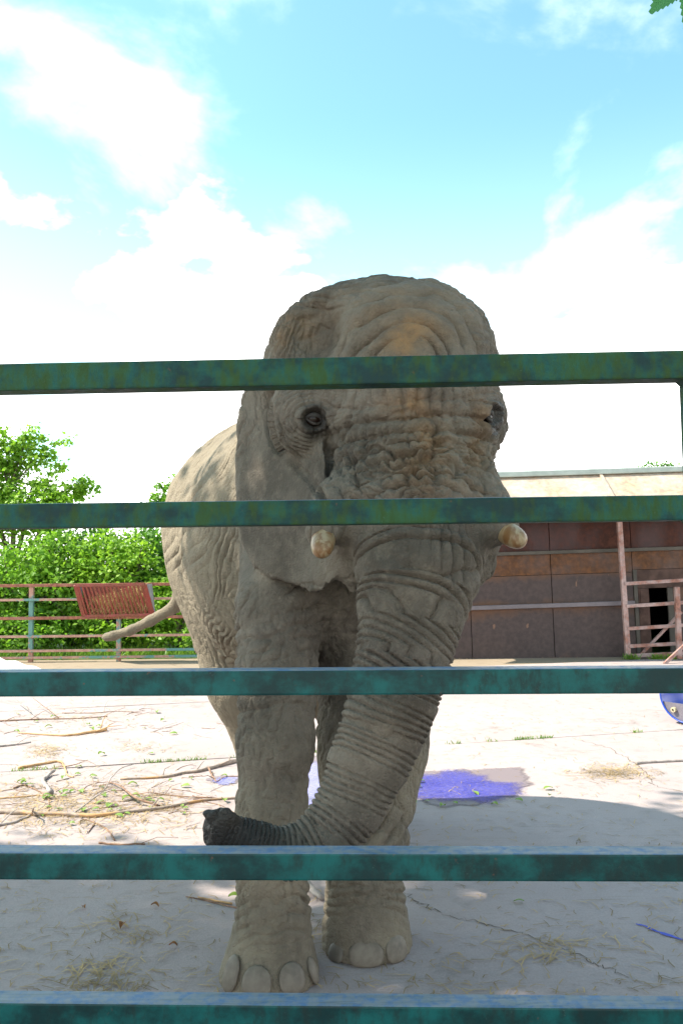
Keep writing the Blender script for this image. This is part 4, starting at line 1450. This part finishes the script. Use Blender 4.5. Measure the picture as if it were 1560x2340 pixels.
def uv_ball(rad, nu=20, nvv=12, sc=(1, 1, 1)):
    mb = MB()
    vs = [(0, 0, rad * sc[2])]
    for j in range(1, nvv):
        for i in range(nu):
            a, b = 2 * math.pi * i / nu, math.pi * j / nvv
            vs.append((rad * sc[0] * math.sin(b) * math.cos(a), rad * sc[1] * math.sin(b) * math.sin(a), rad * sc[2] * math.cos(b)))
    vs.append((0, 0, -rad * sc[2]))
    fs = [(0, 1 + i, 1 + (i + 1) % nu) for i in range(nu)]
    for j in range(nvv - 2):
        for i in range(nu):
            fs.append((1 + j * nu + i, 1 + (j + 1) * nu + i, 1 + (j + 1) * nu + (i + 1) % nu, 1 + j * nu + (i + 1) % nu))
    k = 1 + (nvv - 2) * nu
    fs += [(k + i, len(vs) - 1, k + (i + 1) % nu) for i in range(nu)]
    return mb.add(vs, fs)


for ex, ey_ in ((719, 958), (1120, 952)):
    h, n_ = hit(ex, ey_)
    n_ = n_.normalized()
    o = uv_ball(0.030 if ex < 900 else 0.024).build('eye', M['eye_ball'], eleph, smooth=True)
    o.location = h - n_ * 0.019
    # lids: two folds of skin arching over and under the ball
    tg = Vector((0, 0, 1)).cross(n_).normalized()
    upv = n_.cross(tg).normalized()
    for s_, hgt, th in ((1, 0.016, 0.012), (-1, 0.017, 0.008)):
        pts = []
        for k in range(11):
            a = -1 + 2 * k / 10
            pts.append(h - n_ * 0.012 + tg * (a * 0.034) + upv * (s_ * hgt * (1 - a * a) - 0.004 * a) + n_ * (0.012 * (1 - a * a)))
        MB().tube(pts, [th * (0.45 + 0.55 * (1 - abs(-1 + 2 * k / 10) ** 2)) for k in range(11)], 8).build('eyelid', M['eyelid'], o, smooth=True)

m_ = Mat('toenail')
f_ = m_.noise(m_.pos(), 30, 5)
g_ = m_.noise(m_.pos(), 9, 3)
c_ = m_.mix(m_.rng(f_, 0.3, 0.7), (0.115, 0.093, 0.072), (0.165, 0.137, 0.106))
c_ = m_.mix(m_.rng(g_, 0.5, 0.7, 0, 0.7), c_, (0.08, 0.07, 0.06))
m_.col(c_).rough(0.55).spec(0.35)
m_.bump(f_, 0.3, 0.003)
M['toenail'] = m_.m
for (nx_, ny_, wpx, hpx) in ((527, 2240, 22, 34), (586, 2258, 30, 30), (668, 2250, 28, 30), (716, 2228, 14, 26), (767, 2176, 20, 20), (836, 2180, 35, 27), (906, 2166, 27, 28)):
    h, n_ = hit(nx_, ny_ + 2)
    n_.z *= 0.4
    n_.normalize()
    d_ = (h - CAM).length / F_PX
    c = Vector((h.x, h.y, hpx * d_ * (1.05 if nx_ < 740 else 0.85)))
    tg = Vector((0, 0, 1)).cross(n_).normalized()
    upv = n_.cross(tg).normalized()
    mb = uv_ball(1.0, 20, 12)
    vs = []
    for (a, b, cc) in mb.v:
        # broad arch on top, squared lower edge
        wz = 1.0 + 0.16 * max(0, -cc)
        q = c + tg * (a * wpx * d_ * wz) + upv * (cc * hpx * d_) + n_ * (b * 0.014 - 0.002 - 0.012 * cc)
        vs.append((q.x, q.y, max(0.003, q.z)))
    mb.v = vs
    mb.build('toenail', M['toenail'], eleph, smooth=True)

# ------------------------------------------------------------------ green gate in front
gy0, gyaw = 2.35, R(2.1)
m_ = Mat('gate_paint')
p_ = m_.pos()
f1 = m_.noise(m_.pos((1, 1, 1.2)), 5.5, 8, 0.68)
f2 = m_.noise(m_.pos((1, 1, 0.35)), 32, 7, 0.68)
f3 = m_.noise(p_, 120, 4, 0.7)
c_ = m_.mix(m_.rng(f1, 0.38, 0.64), (0.003, 0.024, 0.025), (0.004, 0.082, 0.078))
c_ = m_.mix(m_.rng(f2, 0.46, 0.70, 0, 0.75), c_, (0.010, 0.020, 0.018))
c_ = m_.mix(m_.rng(m_.noise(p_, 34, 3, 0.5), 0.70, 0.78, 0, 0.6), c_, (0.12, 0.05, 0.03))
# green algae: thick on the upper rails
sz_ = m_.n('ShaderNodeSeparateXYZ')
gm_ = m_.n('ShaderNodeNewGeometry')
m_.l(gm_.outputs['Position'], sz_.inputs[0])
hz_ = m_.rng(sz_.outputs['Z'], 1.35, 1.75, 0.0, 0.20)
al = m_.math('ADD', m_.math('MULTIPLY', f1, 0.6), m_.math('ADD', m_.math('MULTIPLY', f2, 0.5), hz_))
c_ = m_.mix(m_.rng(al, 0.66, 0.84, 0, 0.7), c_, (0.032, 0.066, 0.008))
c_ = m_.mix(m_.rng(m_.math('ADD', m_.math('MULTIPLY', f3, 0.7), m_.math('MULTIPLY', f2, 0.5)), 0.72, 0.86, 0, 0.5), c_, (0.08, 0.15, 0.13))
# sky reflection on the upper faces, put into the colour
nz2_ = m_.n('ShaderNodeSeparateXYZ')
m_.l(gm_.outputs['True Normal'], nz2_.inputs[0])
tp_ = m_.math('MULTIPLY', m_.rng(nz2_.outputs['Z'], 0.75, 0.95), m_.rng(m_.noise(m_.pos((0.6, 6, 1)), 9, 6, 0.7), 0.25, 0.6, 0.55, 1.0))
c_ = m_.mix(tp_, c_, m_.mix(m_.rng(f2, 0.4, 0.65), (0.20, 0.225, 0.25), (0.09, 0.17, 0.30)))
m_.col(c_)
m_.rough(m_.rng(al, 0.5, 0.9, 0.42, 0.8)).spec(0.22)
m_.bump(m_.math('ADD', m_.math('MULTIPLY', f2, 0.5), f3), 0.25, 0.002)
M['gate_paint'] = m_.m
gd = Vector((math.cos(gyaw), -math.sin(gyaw), 0))
gn = Vector((math.sin(gyaw), math.cos(gyaw), 0))
D_ = 0.072
gate = empty('metal_gate', (-0.9, gy0, 0), label='green painted box section steel gate with five rails, algae on the upper ones', cat='gate')
xr = W(1578, 1000, gy0 - 0.035).x / math.cos(gyaw)
xl = xr - 3.7
g0 = Vector((0, gy0, 0))
tops = []
for (pt, pb) in ((815, 878), (1141, 1198), (1531, 1589), (1951, 2014), (2299, 2362)):
    zt, zb = zat(pt, gy0), zat(pb, gy0)
    tops.append(zt)
    zc = (zt + zb) / 2
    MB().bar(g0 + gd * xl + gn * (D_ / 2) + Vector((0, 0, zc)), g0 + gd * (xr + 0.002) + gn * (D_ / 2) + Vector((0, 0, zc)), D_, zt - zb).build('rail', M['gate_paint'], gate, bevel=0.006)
for xx in (xr + 0.04, xl - 0.04):
    MB().bar(g0 + gd * xx + gn * (D_ / 2) + Vector((0, 0, 0.02 if xx < 0 else 0.02)), g0 + gd * xx + gn * (D_ / 2) + Vector((0, 0, tops[0] + 0.006)), 0.082, D_ + 0.01, gn).build('post', M['gate_paint'], gate, bevel=0.006)
for (pt, pb), in (((815, 878),), ((1141, 1198),)):
    zb = zat(pb, gy0)
    a = g0 + gd * (xr - 0.001) + Vector((0, 0, zb + .002))
    w_ = MB()
    vs = [a + gn * 0.008, a + gn * 0.008 - gd * 0.016, a + gn * 0.008 + Vector((0, 0, -0.016))]
    w_.add(vs + [v + gn * (D_ - .016) for v in vs], [(0, 1, 2), (5, 4, 3), (0, 3, 4, 1), (1, 4, 5, 2), (2, 5, 3, 0)])
    w_.build('weld', M['gate_paint'], gate)
# hung between two ground posts
for xx, lab in ((xr + 0.17, 'stout green hinge post at the gate end near the leafy twig'), (xl - 0.17, 'stout green slam post at the far gate end')):
    t = empty('gate_post', g0 + gd * xx, label=lab, cat='post')
    MB().bar(g0 + gd * xx + gn * 0.04 + Vector((0, 0, -0.1)), g0 + gd * xx + gn * 0.04 + Vector((0, 0, tops[0] + 0.12)), 0.12, 0.12, gn).build('shaft', M['gate_paint'], t, bevel=0.008)
    MB().box((t.location.x - 0.07, t.location.y - 0.03, tops[0] + 0.121), (t.location.x + 0.07, t.location.y + 0.11, tops[0] + 0.135)).build('cap', M['gate_paint'], t)
    for zz_ in (tops[0] - 0.1, tops[3] - 0.03):
        sg = -1 if xx > 0 else 1
        MB().bar(g0 + gd * (xx + sg * 0.055) + gn * 0.036 + Vector((0, 0, zz_)), g0 + gd * (xx + sg * 0.10) + gn * 0.036 + Vector((0, 0, zz_)), 0.03, 0.05).build('hinge', M['gate_paint'], t)


# ------------------------------------------------------------------ tree overhanging from the right: only two leaves reach the picture
leafmat('leaf_near', (0.055, 0.20, 0.085), 0.5, 0.25, 0.1)


def toothed_leaf(base, tip_, width, up_, teeth=13):
    base, tip_ = Vector(base), Vector(tip_)
    d = tip_ - base
    ln = d.length
    d.normalize()
    s_ = d.cross(Vector(up_)).normalized()
    n_ = s_.cross(d).normalized()
    mid, le, ri = [], [], []
    K = teeth * 2
    for k in range(K + 1):
        t = k / K
        w = width * (math.sin(math.pi * t ** 0.8) ** 0.75) * (1 - 0.25 * t)
        if k % 2 and 0 < k < K: w = w * 1.10 + 0.0012
        c = base + d * (ln * t) + n_ * (0.008 * math.sin(math.pi * t))
        mid.append(c)
        sh = d * (0.006 if k % 2 else 0)
        le.append(c + s_ * w + n_ * (0.25 * w) + sh)
        ri.append(c - s_ * w + n_ * (0.25 * w) + sh)
    vs = mid + le + ri
    n = K + 1
    fs = []
    for k in range(K):
        fs.append((k, k + 1, n + k + 1, n + k))
        fs.append((k + 1, k, 2 * n + k, 2 * n + k + 1))
    return MB().add(vs, fs)


ot = empty('overhanging_tree', (2.9, 0.5, 0), label='broadleaf tree beside the gate with toothed leaves dangling into the sky', cat='tree')
rr = random.Random(4)
wood = MB()
tb = Vector((2.9, 0.5, -0.05))
tt = Vector((2.7, 0.7, 3.1))
wood.tube(limb_curve(tb, tt, rr, 0.03), [0.16, 0.14, 0.13, 0.12, 0.115, 0.11, 0.10], 9)
twig_end = W(1592, -95, 1.75)
pts = limb_curve(tt - Vector((0, 0, .2)), twig_end, rr, 0.05, 8)
wood.tube(pts, [0.05, 0.035, 0.026, 0.02, 0.015, 0.011, 0.008, 0.006, 0.004], 6)
lv = []
for (bx, by, tx, ty, w_, dY) in ((1570, -60, 1484, 31, 0.030, 0.0), (1583, -70, 1572, 105, 0.036, -0.05), (1592, -95, 1660, 60, 0.035, 0.05)):
    a, b = W(bx, by, 1.75 + dY), W(tx, ty, 1.75 + dY - 0.01)
    lv.append((a, b, w_))
    wood.tube([twig_end, a], [0.003, 0.0018], 5)
oc = Leaves(77)
for c_, rad in (((2.5, 0.9, 4.3), (1.0, 0.9, 0.8)), ((3.3, 0.2, 4.6), (1.2, 1.1, 0.9)), ((2.3, -0.4, 4.2), (0.9, 0.9, 0.7))):
    wood.tube(limb_curve(tt, Vector(c_), rr, 0.1), [0.08, 0.07, 0.055, 0.045, 0.035, 0.025, 0.015], 6)
    for k in range(190):
        d = Vector((rr.gauss(0, 1), rr.gauss(0, 1), rr.gauss(0, 1))).normalized() * (rr.uniform(0.2, 1) ** 0.4)
        oc.clump(Vector(c_) + Vector((d.x * rad[0], d.y * rad[1], d.z * rad[2])), 0.25, 7)
wood.build('trunk', M['bark'], ot, smooth=True)
oc.build('crown', M['leaf_mid'], ot, 0.11)
for a, b, w_ in lv:
    toothed_leaf(a, b, w_, (0.1, -1, 0.1)).build('leaf', M['leaf_near'], ot)

# ------------------------------------------------------------------ branches, twigs, leaves and straw on the yard
m_ = Mat('branch_bark')
at_ = m_.pos()
f_ = m_.noise(at_, 3.5, 5, 0.6)
g_ = m_.noise(at_, 40, 5, 0.65)
c_ = m_.mix(m_.rng(g_, 0.3, 0.7), (0.21, 0.16, 0.13), (0.34, 0.27, 0.22))
c_ = m_.mix(m_.rng(f_, 0.52, 0.60), c_, (0.42, 0.24, 0.105))
m_.col(c_).rough(0.8)
M['branch_bark'] = m_.m
simple('bark_grey', (0.30, 0.26, 0.24), 0.85, 0.3, 20)
simple('bark_brown', (0.21, 0.125, 0.085), 0.85, 0.35, 25)
simple('peeled_wood', (0.42, 0.25, 0.12), 0.7, 0.25, 14)
leafmat('leaf_fallen', (0.15, 0.27, 0.05), 0.2, 0.35, 0.4)
simple('leaf_brown', (0.20, 0.085, 0.03), 0.8, 0.35, 20)
simple('straw', (0.34, 0.24, 0.12), 0.9, 0.5, 5)


def smooth_px(pts, sub=5):
    out = []
    n = len(pts)
    for i in range(n - 1):
        p0, p1, p2, p3 = pts[max(i - 1, 0)], pts[i], pts[i + 1], pts[min(i + 2, n - 1)]
        for k in range(sub):
            t = k / sub
            out.append(tuple(0.5 * (2 * p1[q] + (p2[q] - p0[q]) * t + (2 * p0[q] - 5 * p1[q] + 4 * p2[q] - p3[q]) * t * t + (3 * p1[q] - p0[q] - 3 * p2[q] + p3[q]) * t ** 3) for q in range(len(p1))))
    out.append(pts[-1])
    return out


rb = random.Random(11)


def branch(name, pts, r0, r1, mat, label, cat='branch', group=None, side=3, lift=0.0, forks=()):
    pts = [(p[0], p[1], (p[2] if len(p) > 2 else 0.0)) for p in pts]
    sp = smooth_px(pts)
    r0, r1 = r0 * 0.66, r1 * 0.66
    w3 = []
    n = len(sp)
    for i, (a, b, c) in enumerate(sp):
        t = i / (n - 1)
        r_ = r0 + (r1 - r0) * t
        g = G(a, b, 0)
        # a raised point keeps its pixel but comes forward on the ray
        if c > 0: g = G(a, b, c)
        jt = r_ * 0.5
        w3.append(Vector((g.x + rb.uniform(-jt, jt), g.y + rb.uniform(-jt, jt), max(c, 0) + r_ * 0.92 + 0.001)))
    mb = MB()
    rad = [(r0 + (r1 - r0) * i / (n - 1)) * rb.uniform(0.86, 1.14) for i in range(n)]
    mb.tube(w3, rad, 7)
    for s_ in range(side):
        i = rb.randint(2, max(2, n - 2))
        p = w3[min(i, n - 1)]
        t = (w3[min(i + 1, n - 1)] - w3[max(i - 1, 0)]).normalized()
        sg = rb.choice((-1, 1))
        d = (t * rb.uniform(0.3, 1) + Vector((-t.y, t.x, 0)) * sg * rb.uniform(0.3, 0.9) + Vector((0, 0, rb.uniform(0.0, 0.5)))).normalized()
        ln = rb.uniform(0.08, 0.32)
        q1 = p + d * ln * 0.5 + Vector((rb.uniform(-.02, .02), rb.uniform(-.02, .02), 0.01))
        q2 = p + d * ln + Vector((0, 0, -0.02))
        q1.z, q2.z = max(q1.z, 0.004), max(q2.z, 0.004)
        mb.tube([p, q1, q2], [rad[min(i, n - 1)] * 0.5, rad[min(i, n - 1)] * 0.35, 0.0012], 5)
    for fk in forks:
        f3 = []
        for (a, b) in fk:
            g = G(a, b, 0)
            f3.append(Vector((g.x, g.y, r1 * 0.9)))
        mb.tube(f3, [r1 * (1 - 0.6 * i / (len(f3) - 1)) for i in range(len(f3))], 5)
    return mb.build(name, M[mat], smooth=True, label=label, cat=cat, group=group)


branch('branch', [(-40, 1856), (0, 1859), (77, 1863), (154, 1865), (212, 1868), (308, 1857), (385, 1847), (462, 1832), (552, 1825)], 0.026, 0.012, 'branch_bark', 'longest branch on the yard, half stripped to orange wood, reaching the elephant foreleg', side=5)
branch('branch', [(277, 1782), (373, 1778), (423, 1768), (454, 1765), (484, 1757), (542, 1742)], 0.012, 0.024, 'branch_bark', 'branch split open to orange wood at the end beside the elephant', side=4)
branch('branch', [(42, 1676), (127, 1682), (162, 1682), (200, 1677), (244, 1671)], 0.010, 0.022, 'peeled_wood', 'stout peeled orange stick lying apart beyond the twig litter', side=3)
branch('branch', [(-30, 1711), (0, 1707), (38, 1703), (71, 1697)], 0.018, 0.008, 'bark_grey', 'grey stick lying alone near the grassy slab joint', side=1)
branch('branch', [(42, 1758), (92, 1749), (135, 1742), (148, 1753), (154, 1772), (169, 1777)], 0.018, 0.006, 'peeled_wood', 'sharply kinked branch with its bend pointing at the fence', side=2, forks=[[(148, 1753), (175, 1747), (202, 1737)]])
branch('branch', [(31, 1803), (62, 1797), (108, 1824), (112, 1857)], 0.010, 0.006, 'bark_brown', 'dark brown hooked twig beside the thick grey stump piece', side=2)
branch('branch', [(165, 1863), (204, 1834, .04), (238, 1807, .10), (254, 1780, .16), (277, 1757, .20), (308, 1747, .20)], 0.008, 0.004, 'bark_grey', 'thin arching twig rising off the ground over the litter', side=2)
branch('branch', [(246, 1788), (277, 1799, .03), (308, 1824, .04), (365, 1845)], 0.007, 0.013, 'bark_brown', 'brown crooked stick resting across the long branch', side=2)
branch('branch', [(354, 1815), (423, 1822), (485, 1824)], 0.007, 0.006, 'bark_brown', 'slender brown stick lying just above the long branch', side=1)
branch('branch', [(181, 1884), (192, 1874), (231, 1888), (250, 1903), (262, 1922)], 0.005, 0.008, 'bark_brown', 'small dark curved twig with a fork, alone in the shade', side=0, forks=[[(218, 1882), (206, 1898), (200, 1906)]])
branch('branch', [(227, 1928), (277, 1933), (310, 1930), (331, 1931)], 0.009, 0.007, 'bark_brown', 'short brown twig with green leaves right behind the gate rail', side=1)
branch('branch', [(-20, 1650), (0, 1649), (88, 1645), (173, 1643), (246, 1638)], 0.014, 0.007, 'bark_brown', 'long brown branch in the far litter pile', side=6)
branch('branch', [(142, 1630), (215, 1630), (269, 1626), (323, 1630)], 0.006, 0.004, 'bark_brown', 'thin wiry twig furthest out behind the far litter pile', side=4)
branch('branch', [(30, 1592, .10), (60, 1618, .05), (88, 1642)], 0.006, 0.010, 'bark_grey', 'bare stick leaning up out of the far litter pile', side=1)
branch('branch', [(77, 1596, .12), (105, 1618, .06), (135, 1641)], 0.004, 0.006, 'bark_brown', 'thin straight twig slanting up beside the leaning bare stick', side=2)
branch('branch', [(124, 1764, .02), (110, 1776), (100, 1789), (108, 1803), (117, 1816)], 0.020, 0.026, 'bark_grey', 'thick grey sawn stump piece of branch with a pale cut end', side=0)
branch('branch', [(-30, 1829), (0, 1826), (54, 1822), (92, 1818)], 0.010, 0.006, 'peeled_wood', 'pale peeled stick under the hooked brown twig', side=2)
branch('branch', [(-30, 1896), (0, 1888), (38, 1880), (85, 1857)], 0.016, 0.008, 'bark_grey', 'grey forked branch ending at the butt of the longest branch', side=2)
branch('branch', [(477, 1757, .02), (486, 1775), (496, 1788), (512, 1778), (548, 1775)], 0.012, 0.006, 'bark_brown', 'hooked brown twig lying in the thin puddle', side=1)
branch('branch', [(1452, 1747), (1480, 1744), (1520, 1742), (1600, 1738)], 0.017, 0.014, 'bark_grey', 'pale straight stick lying by a heap of straw chaff', side=0)
branch('branch', [(425, 2050), (455, 2056), (500, 2067), (548, 2078)], 0.003, 0.007, 'bark_brown', 'thin brown stick beside the elephant near forefoot, small green leaf on top', side=1)
branch('branch', [(452, 2052), (490, 2060), (530, 2068)], 0.006, 0.008, 'peeled_wood', 'short reddish peeled stick lying along the thin brown stick', side=0)
branch('branch', [(690, 2030), (712, 2040), (737, 2060)], 0.038, 0.024, 'bark_grey', 'pale thick branch end between the two elephant forefeet', side=0)
for k in range(85):
    cx_ = rb.uniform(-10, 520)
    cy_ = rb.choice((rb.uniform(1612, 1690), rb.uniform(1740, 1900), rb.uniform(1780, 1860)))
    ln = rb.uniform(25, 70) * (0.6 + (cy_ - 1600) / 500)
    a = rb.gauss(0, 0.28)
    c1 = (cx_ - ln / 2, cy_ + a * ln * 0.4)
    c2 = (cx_ + rb.uniform(-6, 6), cy_ + rb.uniform(-4, 4))
    c3 = (cx_ + ln / 2, cy_ - a * ln * 0.4)
    mt_ = rb.choice(('bark_brown', 'bark_brown', 'bark_grey'))
    hue = 'brown' if mt_ == 'bark_brown' else 'grey'
    if cy_ < 1700: lab, grp = 'thin bare %s twig in the far litter beyond the grassy slab joint' % hue, '%s twigs in the far litter' % hue
    elif cy_ < 1865: lab, grp = 'thin bare %s twig in the main litter round the longest branch' % hue, '%s twigs in the main litter' % hue
    else: lab, grp = 'thin bare %s twig on clean concrete between the longest branch and the gate' % hue, '%s twigs between branch and gate' % hue
    branch('twig', [c1, c2, c3], rb.uniform(0.0022, 0.0048), 0.0015, mt_, lab, 'twig', grp, side=rb.choice((0, 1, 2)))

# fallen leaves: each its own object, sharing two meshes
def small_leaf(name, mat, curl):
    mb = MB()
    K = 6
    vs = []
    for k in range(K + 1):
        t = k / K
        w = 0.032 * math.sin(math.pi * min(1, t * 0.93 + 0.03)) ** 0.8
        zc = 0.006 + curl * math.sin(math.pi * t)
        vs += [(t * 0.10 - 0.05, -w, zc + curl * 0.7), (t * 0.10 - 0.05, 0, zc), (t * 0.10 - 0.05, w, zc + curl * 0.5)]
    fs = []
    for k in range(K):
        for j in (0, 1):
            fs.append((k * 3 + j, (k + 1) * 3 + j, (k + 1) * 3 + j + 1, k * 3 + j + 1))
    return mb.add(vs, fs).mesh(name, M[mat])


lm = [small_leaf('leaf_a', 'leaf_fallen', 0.012), small_leaf('leaf_b', 'leaf_fallen', 0.022)]


def drop_leaf(px_, py_, sc, label, group, mesh=None, name='leaf'):
    g = G(px_, py_)
    o = link(name, mesh or rb.choice(lm))
    o.location = (g.x, g.y, 0.006)
    o.rotation_euler = (rb.uniform(-.25, .25), rb.uniform(-.2, .2), rb.uniform(0, 6.28))
    o.scale = (sc, sc, sc)
    return tag(o, label, 'leaf', group)


for k in range(70):
    u = rb.random()
    if u < 0.62: p, lab, grp = (rb.gauss(200, 120), rb.gauss(1830, 25)), 'small green leaf in the main twig litter round the longest branch', 'green leaves in the main litter'
    elif u < 0.8: p, lab, grp = (rb.uniform(40, 520), rb.uniform(1720, 1800)), 'small green leaf between the grassy slab joint and the main litter', 'green leaves near the slab joint'
    else: p, lab, grp = (rb.uniform(20, 400), rb.uniform(1630, 1680)), 'small green leaf in the far litter beyond the grassy slab joint', 'green leaves in the far litter'
    drop_leaf(p[0], p[1], rb.uniform(0.35, 0.8), lab, grp)
for p in ((958, 1802), (962, 1790), (945, 1835), (975, 1833), (1130, 1842), (1252, 1805), (1255, 1821), (1185, 1832), (1040, 1838), (1010, 1846), (1085, 1816), (705, 1858), (712, 1850)):
    drop_leaf(p[0], p[1], rb.uniform(0.35, 0.75), 'green leaf lying in or beside the wide blue puddle', 'green leaves at the puddle')
brown = small_leaf('leaf_c', 'leaf_brown', 0.03)
drop_leaf(396, 2166, 0.36, 'crumpled orange brown leaf lying on bare shaded concrete', None, brown)
drop_leaf(280, 2122, 0.5, 'curled brown leaf with a pale yellow edge by the gate', None, brown)
drop_leaf(1185, 2064, 0.5, 'single greenish leaf on the bare concrete right of the elephant forefeet', None)
drop_leaf(535, 2056, 0.6, 'small green leaf perched on the brown stick by the forefoot', None)
drop_leaf(354, 2075, 0.4, 'tiny brown leaf scrap between straw wisps near the gate', None, brown)
drop_leaf(192, 2078, 0.3, 'tiny dark leaf scrap lying alone near the gate rail', None, brown)

# straw and chaff: uncountable
st = MB()
rs = random.Random(21)


def straw_at(g, ln, ang=None):
    a = rs.uniform(0, 6.28) if ang is None else ang
    d = Vector((math.cos(a), math.sin(a), 0)) * ln * 0.5
    b = Vector((-d.y, d.x, 0)).normalized() * rs.uniform(0.0012, 0.0026)
    up_ = Vector((0, 0, rs.uniform(0.003, 0.008)))
    k = Vector((rs.gauss(0, .1), rs.gauss(0, .1), 0)) * ln
    st.add([g - d - b + up_, g - d + b + up_, g + k + b + up_ * 1.6, g + k - b + up_ * 1.6, g + d + b + up_ * 0.8, g + d - b + up_ * 0.8], [(0, 3, 2, 1), (3, 5, 4, 2)])


for k in range(2600):
    px_, py_ = rs.uniform(-60, 1620), 1600 + 740 * rs.random() ** 1.3
    straw_at(G(px_, py_), rs.uniform(0.02, 0.09))
for (cx_, cy_, sx_, sy_, n) in ((170, 1840, 150, 30, 1500), (300, 2130, 70, 22, 60), (230, 2235, 60, 24, 130), (170, 1640, 90, 16, 380), (110, 1718, 26, 9, 220), (1400, 1765, 45, 10, 420), (700, 2130, 40, 30, 25),
                                (1240, 2170, 70, 24, 70), (330, 1710, 40, 7, 90), (560, 1600, 300, 10, 200), (1180, 1655, 250, 20, 200), (760, 1510, 700, 8, 600)):
    for _ in range(n):
        straw_at(G(rs.gauss(cx_, sx_), max(1502, rs.gauss(cy_, sy_))), rs.uniform(0.03, 0.13))
st.build('straw_litter', M['straw'], label='loose straw and chaff strewn over the yard', cat='straw', kind='stuff')

# grass: joint tufts and the verge behind the fence
gm = MB()


def blade(b, h, w):
    a = rs.uniform(0, 6.28)
    s_ = Vector((math.cos(a), math.sin(a), 0)) * w
    ln_ = Vector((rs.gauss(0, .35), rs.gauss(0, .35), 1)) * h
    gm.add([b - s_, b + s_, b + ln_ * 0.6 + s_ * 0.5, b + ln_ + Vector((rs.gauss(0, .15), rs.gauss(0, .15), 0)) * h], [(0, 1, 2), (0, 2, 3)])


for (a0, a1, n) in ((-2.75, -2.4, 70), (-1.75, -1.2, 150), (-1.0, -0.55, 60), (0.95, 1.1, 30), (1.35, 1.45, 25), (1.6, 2.0, 150), (2.85, 2.95, 40), (-0.45, -0.2, 20)):
    for _ in range(n):
        q = y0 + ydir * rs.uniform(a0, a1) + yn * rs.gauss(0, 0.012)
        blade(q, rs.uniform(0.012, 0.04), 0.003)
for _ in range(9000):
    yy = 15.3 + abs(rs.gauss(0, 1.0))
    blade(Vector((rs.uniform(-9, 2), yy, -0.01)), rs.uniform(0.05, 0.20), 0.006)
for _ in range(300):
    g = G(rs.choice((1442, 1500, 1535)) + rs.gauss(0, 9), 1507)
    blade(Vector((g.x, g.y, 0)), rs.uniform(0.03, 0.12), 0.005)
gm.build('grass', M['leaf_grass'], label='short bright grass along the fence foot and in slab joints', cat='grass', kind='stuff')
